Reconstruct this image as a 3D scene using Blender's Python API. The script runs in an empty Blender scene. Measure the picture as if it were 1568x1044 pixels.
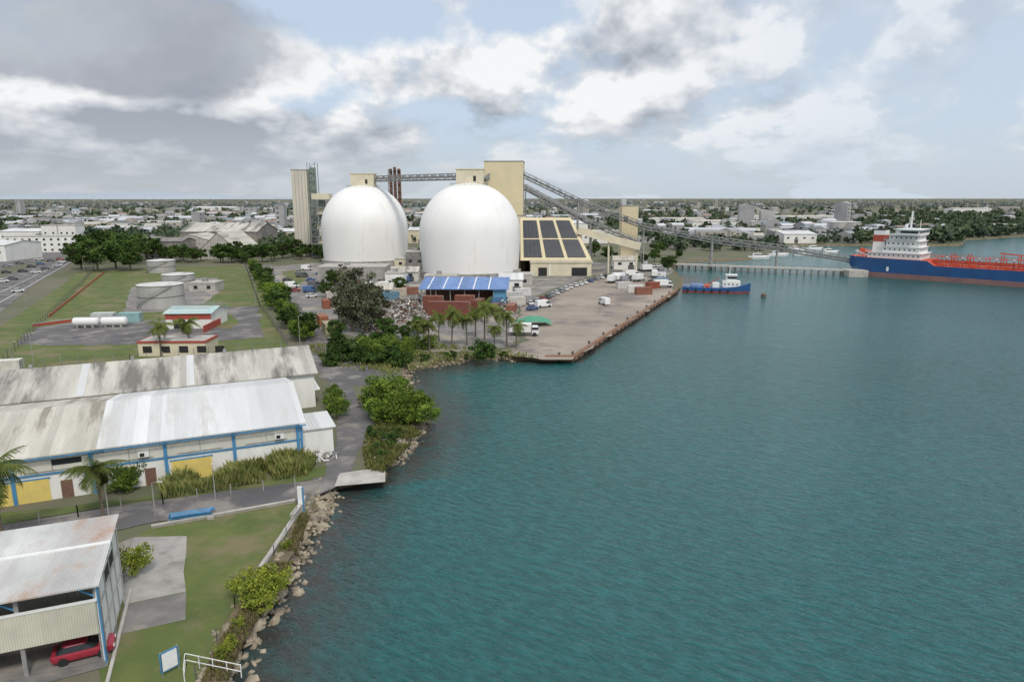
import bpy, math, random
import numpy as np
from mathutils import Vector, Matrix, noise
from mathutils.geometry import tessellate_polygon
random.seed(7); rng=np.random.default_rng(7)
D=bpy.data; SC=bpy.context.scene; COL=SC.collection
# ---------------------------------------------------------------- survey helpers
F=1046.0; CU=784.0; CV=521.4; CZ=36.0; PT=math.atan((CV-302.0)/F)
cp,sp=math.cos(PT),math.sin(PT); ZL=1.2
def Q(u,v,z=ZL):
    a=(u-CU); b=(CV-v)
    d=(a, F*cp+b*sp, -F*sp+b*cp); t=(z-CZ)/d[2]
    return Vector((d[0]*t,d[1]*t,z))
def R(u,v,y):
    k=(CV-v)/F; dz=y*(k*cp-sp)/(cp+k*sp)
    return Vector(((u-CU)/F*(y*cp-dz*sp),y,CZ+dz))
# ---------------------------------------------------------------- materials
MATS={}
def nd(nt,t,**k):
    n=nt.nodes.new(t)
    for a,b in k.items(): setattr(n,a,b)
    return n
def mat(name,c1,c2=None,scale=1.0,rough=0.7,metal=0.0,bump=0.0,bscale=None,corr=None,detail=5,c3=None,s3=0.3,t3=0.6,stretch=(1,1,1),objcol=False,spec=0.4,cd=.06,panel=None):
    if name in MATS: return MATS[name]
    m=D.materials.new(name); m.use_nodes=True; nt=m.node_tree; L=nt.links.new
    bs=nt.nodes['Principled BSDF']; bs.inputs['Roughness'].default_value=rough; bs.inputs['Metallic'].default_value=metal
    bs.inputs['Specular IOR Level'].default_value=spec
    tc=nd(nt,'ShaderNodeTexCoord'); mp=nd(nt,'ShaderNodeMapping'); mp.inputs['Scale'].default_value=stretch
    L(tc.outputs['Object'],mp.inputs[0])
    c2=c2 or tuple(x*0.75 for x in c1)
    n=nd(nt,'ShaderNodeTexNoise'); n.inputs['Scale'].default_value=scale; n.inputs['Detail'].default_value=detail; n.inputs['Roughness'].default_value=.6
    L(mp.outputs[0],n.inputs['Vector'])
    r=nd(nt,'ShaderNodeValToRGB'); r.color_ramp.elements[0].position=.35; r.color_ramp.elements[1].position=.65
    r.color_ramp.elements[0].color=(*c2,1); r.color_ramp.elements[1].color=(*c1,1)
    L(n.outputs['Fac'],r.inputs[0]); out=r.outputs[0]
    if panel: # sheet-to-sheet tone differences along x
        sx=nd(nt,'ShaderNodeSeparateXYZ'); L(tc.outputs['Object'],sx.inputs[0]); mm=nd(nt,'ShaderNodeMath',operation='MULTIPLY'); mm.inputs[1].default_value=1/panel; L(sx.outputs[0],mm.inputs[0])
        fl=nd(nt,'ShaderNodeMath',operation='FLOOR'); L(mm.outputs[0],fl.inputs[0]); wn=nd(nt,'ShaderNodeTexWhiteNoise',noise_dimensions='1D'); L(fl.outputs[0],wn.inputs['W'])
        mr=nd(nt,'ShaderNodeMapRange'); mr.inputs[3].default_value=.84; mr.inputs[4].default_value=1.08; L(wn.outputs['Value'],mr.inputs[0])
        hs_=nd(nt,'ShaderNodeHueSaturation'); L(out,hs_.inputs['Color']); L(mr.outputs[0],hs_.inputs['Value']); out=hs_.outputs[0]
    if objcol:
        oi=nd(nt,'ShaderNodeObjectInfo'); mx=nd(nt,'ShaderNodeMix',data_type='RGBA',blend_type='MULTIPLY'); mx.inputs[0].default_value=1
        L(out,mx.inputs[6]); L(oi.outputs['Color'],mx.inputs[7]); out=mx.outputs[2]
    if c3:
        n3=nd(nt,'ShaderNodeTexNoise'); n3.inputs['Scale'].default_value=s3; n3.inputs['Detail'].default_value=7; n3.inputs['Roughness'].default_value=.65
        L(mp.outputs[0],n3.inputs['Vector'])
        rr=nd(nt,'ShaderNodeMapRange'); rr.inputs[1].default_value=t3-.05; rr.inputs[2].default_value=t3+.06; L(n3.outputs['Fac'],rr.inputs[0])
        mx=nd(nt,'ShaderNodeMix',data_type='RGBA'); L(rr.outputs[0],mx.inputs[0]); L(out,mx.inputs[6]); mx.inputs[7].default_value=(*c3,1); out=mx.outputs[2]
    L(out,bs.inputs['Base Color'])
    hs=None
    if corr:
        ax,per=corr
        w=nd(nt,'ShaderNodeTexWave',wave_type='BANDS',bands_direction=ax); w.inputs['Scale'].default_value=0.314/per; w.inputs['Distortion'].default_value=0
        L(tc.outputs['Object'],w.inputs['Vector']); hs=(w.outputs['Fac'],cd,.9)
    elif bump:
        b2=nd(nt,'ShaderNodeTexNoise'); b2.inputs['Scale'].default_value=bscale or scale*4; b2.inputs['Detail'].default_value=4
        L(tc.outputs['Object'],b2.inputs['Vector']); hs=(b2.outputs['Fac'],bump,.8)
    if hs:
        b=nd(nt,'ShaderNodeBump'); b.inputs['Distance'].default_value=hs[1]; b.inputs['Strength'].default_value=hs[2]
        L(hs[0],b.inputs['Height']); L(b.outputs[0],bs.inputs['Normal'])
    MATS[name]=m; return m
def leafmat(name,a,b,ns=.6,tr=0.0):
    m=D.materials.new(name); m.use_nodes=True; nt=m.node_tree; L=nt.links.new; nt.nodes.clear()
    o=nd(nt,'ShaderNodeOutputMaterial'); tc=nd(nt,'ShaderNodeTexCoord'); n=nd(nt,'ShaderNodeTexNoise'); n.inputs['Scale'].default_value=ns; n.inputs['Detail'].default_value=3
    L(tc.outputs['Object'],n.inputs['Vector']); r=nd(nt,'ShaderNodeValToRGB'); r.color_ramp.elements[0].position=.36; r.color_ramp.elements[1].position=.64
    r.color_ramp.elements[0].color=(*b,1); r.color_ramp.elements[1].color=(*a,1); L(n.outputs['Fac'],r.inputs[0])
    oi=nd(nt,'ShaderNodeObjectInfo'); h=nd(nt,'ShaderNodeHueSaturation'); mr=nd(nt,'ShaderNodeMapRange'); mr.inputs[3].default_value=.75; mr.inputs[4].default_value=1.3
    L(oi.outputs['Random'],mr.inputs[0]); L(mr.outputs[0],h.inputs['Value']); L(r.outputs[0],h.inputs['Color'])
    d=nd(nt,'ShaderNodeBsdfDiffuse'); L(h.outputs[0],d.inputs[0])
    if tr:
        t=nd(nt,'ShaderNodeBsdfTranslucent'); mx=nd(nt,'ShaderNodeMixShader'); mx.inputs[0].default_value=tr
        L(h.outputs[0],t.inputs[0]); L(d.outputs[0],mx.inputs[1]); L(t.outputs[0],mx.inputs[2]); L(mx.outputs[0],o.inputs[0])
    else: L(d.outputs[0],o.inputs[0])
    MATS[name]=m; return m
cream=mat('cream_cladding',(.70,.60,.39),(.63,.55,.36),.15,corr=('X',.9))
creamY=mat('cream_paint',(.70,.63,.46),(.60,.54,.41),.3)
domew=mat('dome_white_paint',(.86,.85,.83),(.81,.80,.77),.08,rough=.5,c3=(.74,.72,.67),s3=.09,t3=.62,stretch=(1,1,.25))
conc=mat('concrete',(.40,.38,.35),(.27,.26,.24),.4,rough=.9,bump=.03,c3=(.20,.19,.17),s3=.25,t3=.62)
concd=mat('concrete_dark',(.25,.235,.215),(.15,.145,.14),.35,rough=.9,bump=.03,c3=(.33,.29,.24),s3=.08,t3=.55)
concl=mat('concrete_pale',(.50,.47,.43),(.36,.34,.31),.6,rough=.9,bump=.03)
asph=mat('asphalt',(.15,.14,.14),(.10,.097,.10),.12,rough=.9,bump=.01,bscale=6,c3=(.24,.22,.20),s3=.2,t3=.56)
grass=mat('lawn_grass',(.125,.155,.043),(.085,.115,.032),.22,rough=.95,bump=.1,bscale=4,c3=(.185,.16,.085),s3=.10,t3=.56,detail=8)
land=mat('land_scrub',(.105,.12,.06),(.16,.145,.105),.03,rough=.95,bump=.1,bscale=2)
dirt=mat('yard_dirt',(.37,.31,.255),(.26,.22,.185),.05,rough=.95,bump=.05,bscale=1.5,c3=(.19,.165,.15),s3=.06,t3=.55,detail=9)
soil=mat('bank_soil',(.20,.15,.10),(.12,.11,.06),.5,rough=.95,bump=.1,bscale=4)
rockm=mat('rock',(.42,.36,.26),(.16,.13,.10),.8,rough=.9,bump=.08,bscale=5)
rustm=mat('rust',(.20,.10,.055),(.10,.06,.04),1.2,rough=.85,bump=.02)
rustl=mat('quay_edge_rust',(.30,.16,.09),(.17,.11,.08),.5,rough=.9,bump=.05)
roofold=mat('weathered_roof',(.64,.61,.54),(.44,.42,.37),.2,rough=.65,corr=('X',.5),c3=(.19,.175,.155),s3=.12,t3=.525,stretch=(1.8,.25,1),cd=.1,panel=1.0,detail=8)
roofnew=mat('pale_roof',(.76,.76,.76),(.67,.67,.66),.2,rough=.5,corr=('X',.5),stretch=(1.5,.2,1),cd=.1,panel=1.5,c3=(.56,.55,.51),s3=.16,t3=.58)
roofmid=mat('grey_white_roof',(.64,.61,.53),(.48,.46,.39),.25,rough=.6,corr=('X',.5),c3=(.31,.27,.22),s3=.2,t3=.55,stretch=(1.8,.25,1),cd=.1,panel=1.0,detail=8)
roofrust=mat('rusty_white_roof',(.70,.70,.68),(.52,.51,.49),.4,rough=.6,corr=('X',.35),c3=(.40,.22,.13),s3=.10,t3=.53,stretch=(1,.6,1),cd=.1,panel=.9)
wallw=mat('white_wall',(.82,.81,.77),(.70,.69,.65),.5,stretch=(1,1,.3))
wallg=mat('beige_wall',(.68,.66,.58),(.58,.56,.50),.5,corr=('X',.5))
blue=mat('blue_trim',(.08,.27,.48),(.06,.20,.38),1)
bluer=mat('blue_roof',(.16,.27,.52),(.11,.20,.42),.4,corr=('X',.9),rough=.5,panel=3)
yel=mat('yellow_door',(.78,.60,.17),(.66,.52,.17),.8,corr=('X',.5))
glass=mat('dark_glass',(.02,.025,.03),(.03,.035,.04),2,rough=.15)
dark=mat('dark_interior',(.03,.03,.03),(.02,.02,.02),1)
steel=mat('galvanised_steel',(.36,.36,.35),(.25,.25,.24),1,rough=.5,metal=.2)
steeld=mat('dark_steel',(.13,.125,.12),(.085,.08,.075),1,rough=.6)
steelg=mat('green_grey_steel',(.25,.30,.26),(.17,.21,.18),1)
tankm=mat('tank_paint',(.44,.43,.41),(.36,.35,.33),.4,stretch=(1,1,.1))
tankr=mat('tank_roof',(.64,.63,.60),(.52,.51,.48),.3)
redp=mat('red_paint',(.42,.08,.05),(.32,.07,.05),1)
redd=mat('deck_red',(.60,.09,.04),(.46,.075,.035),.6)
hullb=mat('hull_blue',(.018,.09,.25),(.022,.07,.19),.2,rough=.45)
hullr=mat('hull_antifouling',(.28,.15,.14),(.21,.12,.12),.25,rough=.7)
paint=mat('body_paint',(1,1,1),(.9,.9,.9),2,rough=.35,objcol=True)
contp=mat('container_paint',(1,1,1),(.75,.72,.7),.8,rough=.6,objcol=True,c3=(.16,.08,.05),s3=.8,t3=.66)
tyre=mat('tyre',(.025,.025,.025),None,2,rough=.9)
lampw=mat('white_paint',(.80,.80,.78),(.72,.72,.70),2,rough=.5)
teal=mat('teal_roof',(.40,.58,.58),(.52,.60,.58),.3,corr=('X',.5))
brick=mat('brown_stack',(.22,.12,.09),(.15,.085,.065),.6)
solar=mat('solar_glass',(.045,.05,.06),(.03,.035,.045),.3,rough=.25)
bark=mat('bark',(.20,.16,.12),(.11,.09,.065),3,rough=.9)
reedm=leafmat('reed_leaf',(.27,.26,.10),(.12,.16,.04),1.2,.2)
drym=leafmat('dry_scrub',(.25,.20,.12),(.13,.12,.05),.8)
leafA=leafmat('leaf_green',(.095,.15,.04),(.035,.068,.02))
leafY=leafmat('leaf_yellow_green',(.33,.36,.055),(.12,.17,.03),1.3)
leafM=leafmat('leaf_mangrove',(.19,.26,.045),(.06,.11,.022),.9)
leafG=leafmat('leaf_grey_green',(.16,.165,.10),(.075,.085,.05))
palmm=leafmat('palm_leaf',(.16,.19,.055),(.08,.11,.03),.8,.25)
leafD=leafmat('leaf_distant_haze',(.11,.145,.08),(.055,.08,.055),.05)  # distance haze put into the leaf colour, paler than near foliage
leafF=leafmat('leaf_far_haze',(.20,.235,.22),(.15,.18,.175),.01)  # stronger haze put into the colour, palest leaves near the horizon
# ---------------------------------------------------------------- mesh helpers
class Obj:
    def __init__(s,name,loc=(0,0,0),rot=0.0):
        s.name=name; s.loc=Vector(loc); s.rot=rot; s.p={}
    def _g(s,part,m):
        return s.p.setdefault((part,m.name),([],[],m))
    def poly(s,part,m,vs,fs):
        V,Fc,_=s._g(part,m); o=len(V); V+= [tuple(v) for v in vs]; Fc+=[tuple(i+o for i in f) for f in fs]
    def box(s,part,m,x0,x1,y0,y1,z0,z1):
        s.poly(part,m,[(x0,y0,z0),(x1,y0,z0),(x1,y1,z0),(x0,y1,z0),(x0,y0,z1),(x1,y0,z1),(x1,y1,z1),(x0,y1,z1)],
          [(3,2,1,0),(4,5,6,7),(0,1,5,4),(1,2,6,5),(2,3,7,6),(3,0,4,7)])
    def cyl(s,part,m,c,r,z0,z1,n=20,r2=None,cap=True):
        r2=r if r2 is None else r2
        vs=[(c[0]+r*math.cos(6.28319*i/n),c[1]+r*math.sin(6.28319*i/n),z0) for i in range(n)]+[(c[0]+r2*math.cos(6.28319*i/n),c[1]+r2*math.sin(6.28319*i/n),z1) for i in range(n)]
        s.poly(part,m,vs,[(i,(i+1)%n,(i+1)%n+n,i+n) for i in range(n)]+([tuple(range(n,2*n))] if cap else []))
    def beam(s,part,m,p,q,w,h=None):
        h=h or w; p=Vector(p); q=Vector(q); d=(q-p)
        if d.length<1e-4: return
        d.normalize(); up=Vector((0,0,1)) if abs(d.z)<.95 else Vector((0,1,0))
        a=d.cross(up).normalized()*w/2; b=a.cross(d).normalized()*h/2
        vs=[p-a-b,p+a-b,p+a+b,p-a+b,q-a-b,q+a-b,q+a+b,q-a+b]
        s.poly(part,m,vs,[(3,2,1,0),(4,5,6,7),(0,1,5,4),(1,2,6,5),(2,3,7,6),(3,0,4,7)])
    def gable(s,part,wm,rm,x0,x1,y0,y1,z0,ze,zr,ov=.5,th=.15,along='x',wp='walls'):
        if along=='x':
            ym=(y0+y1)/2
            s.poly(wp,wm,[(x0,y0,z0),(x1,y0,z0),(x1,y1,z0),(x0,y1,z0),(x0,y0,ze),(x1,y0,ze),(x1,y1,ze),(x0,y1,ze),(x0,ym,zr),(x1,ym,zr)],
              [(0,1,5,4),(1,2,6,9,5),(2,3,7,6),(3,0,4,8,7)])
            sl=(zr-ze)/(ym-y0)
            for sy,ye in ((-1,y0),(1,y1)):
                e=ye+sy*ov; zz=ze-ov*sl+.03
                v=[(x0-ov,e,zz),(x1+ov,e,zz),(x1+ov,ym,zr+.03),(x0-ov,ym,zr+.03)]
                v+= [(a,b,c+th) for a,b,c in v]
                s.poly(part,rm,v,[(3,2,1,0),(4,5,6,7),(0,1,5,4),(1,2,6,5),(3,0,4,7)])
        else:
            xm=(x0+x1)/2
            s.poly(wp,wm,[(x0,y0,z0),(x1,y0,z0),(x1,y1,z0),(x0,y1,z0),(x0,y0,ze),(x1,y0,ze),(x1,y1,ze),(x0,y1,ze),(xm,y0,zr),(xm,y1,zr)],
              [(0,1,5,8,4),(1,2,6,5),(2,3,7,9,6),(3,0,4,7)])
            sl=(zr-ze)/(xm-x0)
            for sx,xe in ((-1,x0),(1,x1)):
                e=xe+sx*ov; zz=ze-ov*sl+.03
                v=[(e,y0-ov,zz),(e,y1+ov,zz),(xm,y1+ov,zr+.03),(xm,y0-ov,zr+.03)]
                v+= [(a,b,c+th) for a,b,c in v]
                s.poly(part,rm,v,[(3,2,1,0),(4,5,6,7),(0,1,5,4),(1,2,6,5),(3,0,4,7)])
    def truss(s,part,m,p,q,w,h,step,t=.25):
        p=Vector(p); q=Vector(q); d=q-p; n=max(1,int(d.length/step)); du=d.normalized(); a=du.cross(Vector((0,0,1))).normalized()*w/2; up=Vector((0,0,h))
        for sg in (-1,1):
            s.beam(part,m,p+a*sg,q+a*sg,t); s.beam(part,m,p+a*sg+up,q+a*sg+up,t)
            for i in range(n+1):
                c=p+d*(i/n)+a*sg; s.beam(part,m,c,c+up,t*.7)
                if i<n:
                    e=p+d*((i+1)/n)+a*sg
                    s.beam(part,m,(c if i%2 else c+up),(e+up if i%2 else e),t*.7)
    def mesh(s,smooth=False):
        V=[];Fc=[];mi=[];ms=[]
        for (pn,mn),(v,f,m) in s.p.items():
            o=len(V); V+=v; Fc+=[tuple(i+o for i in x) for x in f]; mi+=[len(ms)]*len(f); ms.append(m)
        me=D.meshes.new(s.name); me.from_pydata(V,[],Fc)
        for m in ms: me.materials.append(m)
        me.polygons.foreach_set('material_index',mi)
        me.update(); return me
    def done(s,single=False,smooth=()):
        if single or len(s.p)==1:
            o=D.objects.new(s.name,s.mesh()); COL.objects.link(o); o.location=s.loc; o.rotation_euler[2]=s.rot
            if smooth: o.data.polygons.foreach_set('use_smooth',[True]*len(o.data.polygons))
            return o
        e=D.objects.new(s.name,None); e.empty_display_size=1; COL.objects.link(e); e.location=s.loc; e.rotation_euler[2]=s.rot
        for (pn,mn),(v,f,m) in s.p.items():
            me=D.meshes.new(pn); me.from_pydata(v,[],f); me.materials.append(m)
            if pn in smooth: me.polygons.foreach_set('use_smooth',[True]*len(f))
            me.update(); o=D.objects.new(pn,me); COL.objects.link(o); o.parent=e
        return e
def place(name,me,loc,rot=0,sc=1,col=None):
    o=D.objects.new(name,me); COL.objects.link(o); o.location=loc; o.rotation_euler[2]=rot
    o.scale=sc if hasattr(sc,'__len__') else (sc,sc,sc)
    if col: o.color=(*col,1)
    return o
def npmesh(name,V,Fq,mats,mi=None):
    me=D.meshes.new(name); nv=len(V); nf=len(Fq)
    me.vertices.add(nv); me.vertices.foreach_set('co',np.asarray(V,dtype=np.float32).ravel())
    me.loops.add(nf*4); me.loops.foreach_set('vertex_index',np.asarray(Fq,dtype=np.int32).ravel())
    me.polygons.add(nf); me.polygons.foreach_set('loop_start',np.arange(nf,dtype=np.int32)*4); me.polygons.foreach_set('loop_total',np.full(nf,4,dtype=np.int32))
    for m in mats: me.materials.append(m)
    if mi is not None: me.polygons.foreach_set('material_index',np.asarray(mi,dtype=np.int32))
    me.update(calc_edges=True); return me
def quads(C,size,up=0.0):
    N=len(C); a=rng.normal(size=(N,3)); a[:,2]*=(1-up); a/=np.linalg.norm(a,axis=1)[:,None]
    b=rng.normal(size=(N,3)); b-=(b*a).sum(1)[:,None]*a; b/=np.linalg.norm(b,axis=1)[:,None]
    s=(np.asarray(size)*rng.uniform(.6,1.3,N))[:,None]; a=a*s; b=b*s*.6
    V=np.stack([C-a,C-b*.9,C+a,C+b],1).reshape(-1,3); return V,np.arange(N*4).reshape(-1,4)
# ---------------------------------------------------------------- sheets
def sheet(name,m,pts,z):
    vs=[Vector((p[0],p[1],0)) for p in pts]; tr=tessellate_polygon([vs])
    me=D.meshes.new(name); me.from_pydata([(v.x,v.y,z) for v in vs],[],[tuple(t) for t in tr]); me.materials.append(m); me.update()
    for p in me.polygons:
        if p.normal.z<0: p.flip()
    o=D.objects.new(name,me); COL.objects.link(o); return o
def rough_edge(P,amp=.35,step=3.0):
    out=[]
    for i in range(len(P)):
        a,b=P[i],P[(i+1)%len(P)]; n=max(1,min(40,int((b-a).length/step)))
        for k in range(n):
            c=a.lerp(b,k/n); s=min(1,(b-a).length*.05)*amp if k else 0
            out.append(c+Vector((noise.noise((c.x*.3,c.y*.3,1))*2,noise.noise((c.x*.3,c.y*.3,9))*2,0))*s*2)
    return out
def psheet(name,m,px,lv,amp=.0):
    P=[Q(*p) for p in px]
    return sheet(name,m,rough_edge(P,amp) if amp else P,ZL+lv*.02)
coast=[(372,1043,1),(385,1000,1),(412,960,1),(450,905,1),(466,865,1),(488,822,1),(512,782,1),(520,752,1),(588,738,0),(598,716,1),(640,676,1),(662,650,1),(650,615,1),(632,590,1),(636,567,1),(690,560,1),(735,550,1),(790,553,1),(835,553,0),(878,553,0),(1036,448,0),(1050,432,1),(1034,412,1),(1052,402,1),(1110,400,1),(1145,398,1),(1215,386,1),(1170,378,1),(1300,376,1),(1420,377,1),(1476,376,1),(1478,368,1),(1568,362,1),(1750,356,1)]
pts=[(-40,-400,1),(-38,-100,1),(-26,15,1)]+[(Q(u,v,0).x,Q(u,v,0).y,n) for u,v,n in coast]+[(3000,1200,1)]
fine=[]
for i in range(len(pts)-1):
    a,b=pts[i],pts[i+1]; fine.append((a[0],a[1],a[2]))
    if a[2] and b[2] and i>1:
        L=math.hypot(b[0]-a[0],b[1]-a[1]); n=min(12,int(L/3.0))
        for k in range(1,n):
            t=k/n; jj=min(1.0,L*.06); fine.append((a[0]+(b[0]-a[0])*t+random.uniform(-jj,jj),a[1]+(b[1]-a[1])*t+random.uniform(-jj,jj),1))
fine.append(pts[-1]); n=len(fine); shore=[Vector((p[0],p[1],0)) for p in fine]; top=[]
for i,p in enumerate(fine):
    a=shore[max(0,i-1)]; b=shore[min(n-1,i+1)]; d=(b-a).normalized(); nn=Vector((-d.y,d.x,0)); top.append(shore[i]+nn*(2.4 if p[2] else 0.05))
ring=top+[Vector((16000,2500,0)),Vector((16000,22000,0)),Vector((-16000,22000,0)),Vector((-16000,-400,0))]
ground=sheet('ground',land,ring,ZL)
b=Obj('shore_bank'); vs=[(t.x,t.y,ZL-.002) for t in top]+[(s_.x,s_.y,-.8) for s_ in shore]
b.poly('bank',soil,vs,[(i,i+n,i+n+1,i+1) for i in range(n-1)]); b.done()
# water
wm=D.materials.new('sea_water'); wm.use_nodes=True; nt=wm.node_tree; L=nt.links.new; bs=nt.nodes['Principled BSDF']
bs.inputs['Roughness'].default_value=.18; bs.inputs['IOR'].default_value=1.38
tc=nd(nt,'ShaderNodeTexCoord'); nb=nd(nt,'ShaderNodeTexNoise'); nb.inputs['Scale'].default_value=.012; nb.inputs['Detail'].default_value=3; L(tc.outputs['Object'],nb.inputs['Vector'])
r=nd(nt,'ShaderNodeValToRGB'); r.color_ramp.elements[0].position=.35; r.color_ramp.elements[1].position=.7; r.color_ramp.elements[0].color=(.012,.084,.082,1); r.color_ramp.elements[1].color=(.020,.108,.112,1)
L(nb.outputs['Fac'],r.inputs[0])
hh=None; rip=None
for sc_,rot,st,amp in ((.50,-.55,(1,3.2,1),.5),(1.4,-.4,(1,2.6,1),.27),(.10,-.6,(1,2,1),.7)):
    mp=nd(nt,'ShaderNodeMapping'); mp.vector_type='TEXTURE'; mp.inputs['Rotation'].default_value=(0,0,rot); L(tc.outputs['Object'],mp.inputs[0]); mp.inputs['Scale'].default_value=tuple(1/x for x in st)
    nn_=nd(nt,'ShaderNodeTexNoise'); nn_.inputs['Scale'].default_value=sc_; nn_.inputs['Detail'].default_value=2; nn_.inputs['Distortion'].default_value=.3; L(mp.outputs[0],nn_.inputs['Vector'])
    mu=nd(nt,'ShaderNodeMath',operation='MULTIPLY'); mu.inputs[1].default_value=amp; L(nn_.outputs['Fac'],mu.inputs[0])
    if hh is None: hh=mu.outputs[0]; rip=nn_.outputs['Fac']
    else:
        ad=nd(nt,'ShaderNodeMath',operation='ADD'); L(hh,ad.inputs[0]); L(mu.outputs[0],ad.inputs[1]); hh=ad.outputs[0]
# ripple light and shade put into the base colour: crests lighter, troughs darker
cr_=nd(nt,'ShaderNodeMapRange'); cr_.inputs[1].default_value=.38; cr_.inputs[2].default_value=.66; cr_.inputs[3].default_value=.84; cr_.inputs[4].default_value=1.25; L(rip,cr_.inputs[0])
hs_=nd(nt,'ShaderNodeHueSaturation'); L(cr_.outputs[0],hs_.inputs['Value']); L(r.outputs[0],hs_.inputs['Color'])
at=nd(nt,'ShaderNodeAttribute',attribute_name='shallow'); n9=nd(nt,'ShaderNodeTexNoise'); n9.inputs['Scale'].default_value=.5; n9.inputs['Detail'].default_value=5; L(tc.outputs['Object'],n9.inputs['Vector'])
mu9=nd(nt,'ShaderNodeMath',operation='MULTIPLY'); L(at.outputs['Fac'],mu9.inputs[0]); mr9=nd(nt,'ShaderNodeMapRange'); mr9.inputs[1].default_value=.3; mr9.inputs[2].default_value=.6; mr9.inputs[3].default_value=.5; L(n9.outputs['Fac'],mr9.inputs[0]); L(mr9.outputs[0],mu9.inputs[1])
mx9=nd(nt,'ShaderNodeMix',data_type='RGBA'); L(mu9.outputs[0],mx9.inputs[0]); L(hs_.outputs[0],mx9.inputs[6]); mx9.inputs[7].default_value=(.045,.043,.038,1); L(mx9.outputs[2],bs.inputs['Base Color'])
bp=nd(nt,'ShaderNodeBump'); bp.inputs['Distance'].default_value=1.0; bp.inputs['Strength'].default_value=.6; L(hh,bp.inputs['Height']); L(bp.outputs[0],bs.inputs['Normal'])
sheet('water',wm,[Vector((-16000,-3000,0)),Vector((16000,-3000,0)),Vector((16000,22000,0)),Vector((-16000,22000,0))],0)
idx=[i for i in range(2,n) if shore[i].y<330]; vs=[];cs=[]
for i in idx:
    a=shore[max(0,i-5)]; b=shore[min(n-1,i+5)]; d=(b-a).normalized(); nn=Vector((d.y,-d.x,0))
    wd=11 if fine[i][2] else 3
    for dd,c in ((-2,1),(1.5,1),(wd,0)): p=shore[i]+nn*dd; vs.append((p.x,p.y,.006)); cs.append(c)
fs=[]
for k in range(len(idx)-1):
    for j in (0,1): a=k*3+j; fs.append((a,a+1,a+4,a+3))
me=D.meshes.new('shallow_water'); me.from_pydata(vs,[],fs); me.materials.append(wm); me.update()
at_=me.attributes.new('shallow','FLOAT','POINT'); at_.data.foreach_set('value',cs)
for p in me.polygons:
    if p.normal.z<0: p.flip()
COL.objects.link(D.objects.new('shallow_water',me))
# ground surfaces
psheet('lawn',grass,[(-300,640),(-300,560),(0,500),(90,440),(118,416),(370,405),(395,440),(420,500),(440,530),(300,545),(60,580)],1)
psheet('asphalt_yard',asph,[(20,528),(60,500),(120,492),(335,488),(345,470),(395,468),(405,515),(330,522),(200,527)],2,.6)
psheet('tank_pad',concd,[(190,480),(200,440),(290,425),(335,425),(335,447),(300,474)],3,.3)
psheet('lawn',grass,[(330,500),(330,484),(352,480),(366,492),(352,504)],3,.4)
psheet('access_road',asph,[(455,770),(530,738),(545,700),(560,665),(578,640),(545,608),(540,590),(600,588),(620,575),(560,560),(520,545),(505,520),(490,500),(440,450),(412,405),(395,405),(415,440),(445,475),(462,505),(475,545),(480,560),(505,590),(520,630),(515,680),(495,715)],2,.8)
psheet('road',asph,[(-260,850),(0,805),(120,785),(250,765),(455,738),(500,735),(455,768),(230,800),(180,812),(0,835),(-260,885)],4)
psheet('verge',grass,[(-100,800),(0,785),(240,757),(470,720),(500,712),(498,728),(460,737),(250,762),(120,783),(0,803),(-100,822)],3,.6)
psheet('lawn',grass,[(175,840),(232,806),(452,766),(462,785),(430,840),(375,905),(330,975),(300,1060),(170,1100),(150,1020)],1,.5)
psheet('earth_bank_top',soil,[(458,785),(474,785),(455,840),(425,890),(385,950),(360,1000),(340,1060),(300,1060),(330,975),(375,905),(420,850)],2,.9)
psheet('concrete_slab',conc,[(205,822),(286,820),(285,905),(190,925),(182,900)],2,.15)
psheet('concrete_slab',concd,[(190,926),(285,906),(284,948),(178,972)],2,.15)
psheet('shed_apron',concd,[(-200,960),(150,845),(205,822),(182,900),(178,972),(165,1020),(60,1048),(-200,1140)],3,.2) 
psheet('quay_apron',dirt,[(830,550),(876,550),(1034,446),(1010,428),(960,415),(905,425),(830,452),(800,470),(790,500),(812,520),(760,540)],1,.5)
psheet('scrapyard_ground',concd,[(500,505),(540,425),(640,405),(900,400),(1028,405),(1030,418),(1005,426),(960,413),(900,423),(828,450),(797,470),(786,500),(790,528),(730,538),(650,538),(560,520)],2,.6)
psheet('plant_road',concd,[(440,470),(415,408),(500,400),(545,420),(530,470),(500,505),(480,500)],1,.5)
psheet('verge',grass,[(430,415),(462,412),(470,428),(448,438)],3,.4)
psheet('highway',asph,[(-200,560),(0,478),(60,430),(110,402),(112,396),(96,392),(0,425),(-200,500)],3)
psheet('side_road',asph,[(-200,440),(0,412),(96,392),(118,380),(200,372),(118,376),(0,400),(-200,420)],3)
psheet('concrete_ramp',concl,[(512,745),(590,738),(590,715),(520,725)],6)
for a,b_ in (((-100,495),(104,398)),((-100,520),(108,401))):
    p,q=Q(*a),Q(*b_); d=(q-p).normalized(); nn=Vector((-d.y,d.x,0))*.12
    sheet('road_marking',lampw,[p+nn,p-nn,q-nn,q+nn],ZL+.08)
k=Obj('quay_wall'); 
for a,b_ in (((835,553),(878,553)),((878,553),(1036,448))):
    p,q=Q(*a,0),Q(*b_,0); p.z=q.z=.9; k.beam('cap',rustl,p,q,1.0,1.1); 
    m_=int((q-p).length/4)
    for i in range(m_):
        c=p.lerp(q,(i+.5)/m_); c.z=.55; d=(q-p).normalized(); k.beam('fender',tyre,c+Vector((.55*d.y,-.55*d.x,-.6)),c+Vector((.55*d.y,-.55*d.x,.4)),.35)
        if i%3==0: k.cyl('bollards',steeld,(c.x-.9*d.y,c.y+.9*d.x),.22,ZL,ZL+.7,8,.3)
k.done()
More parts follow.
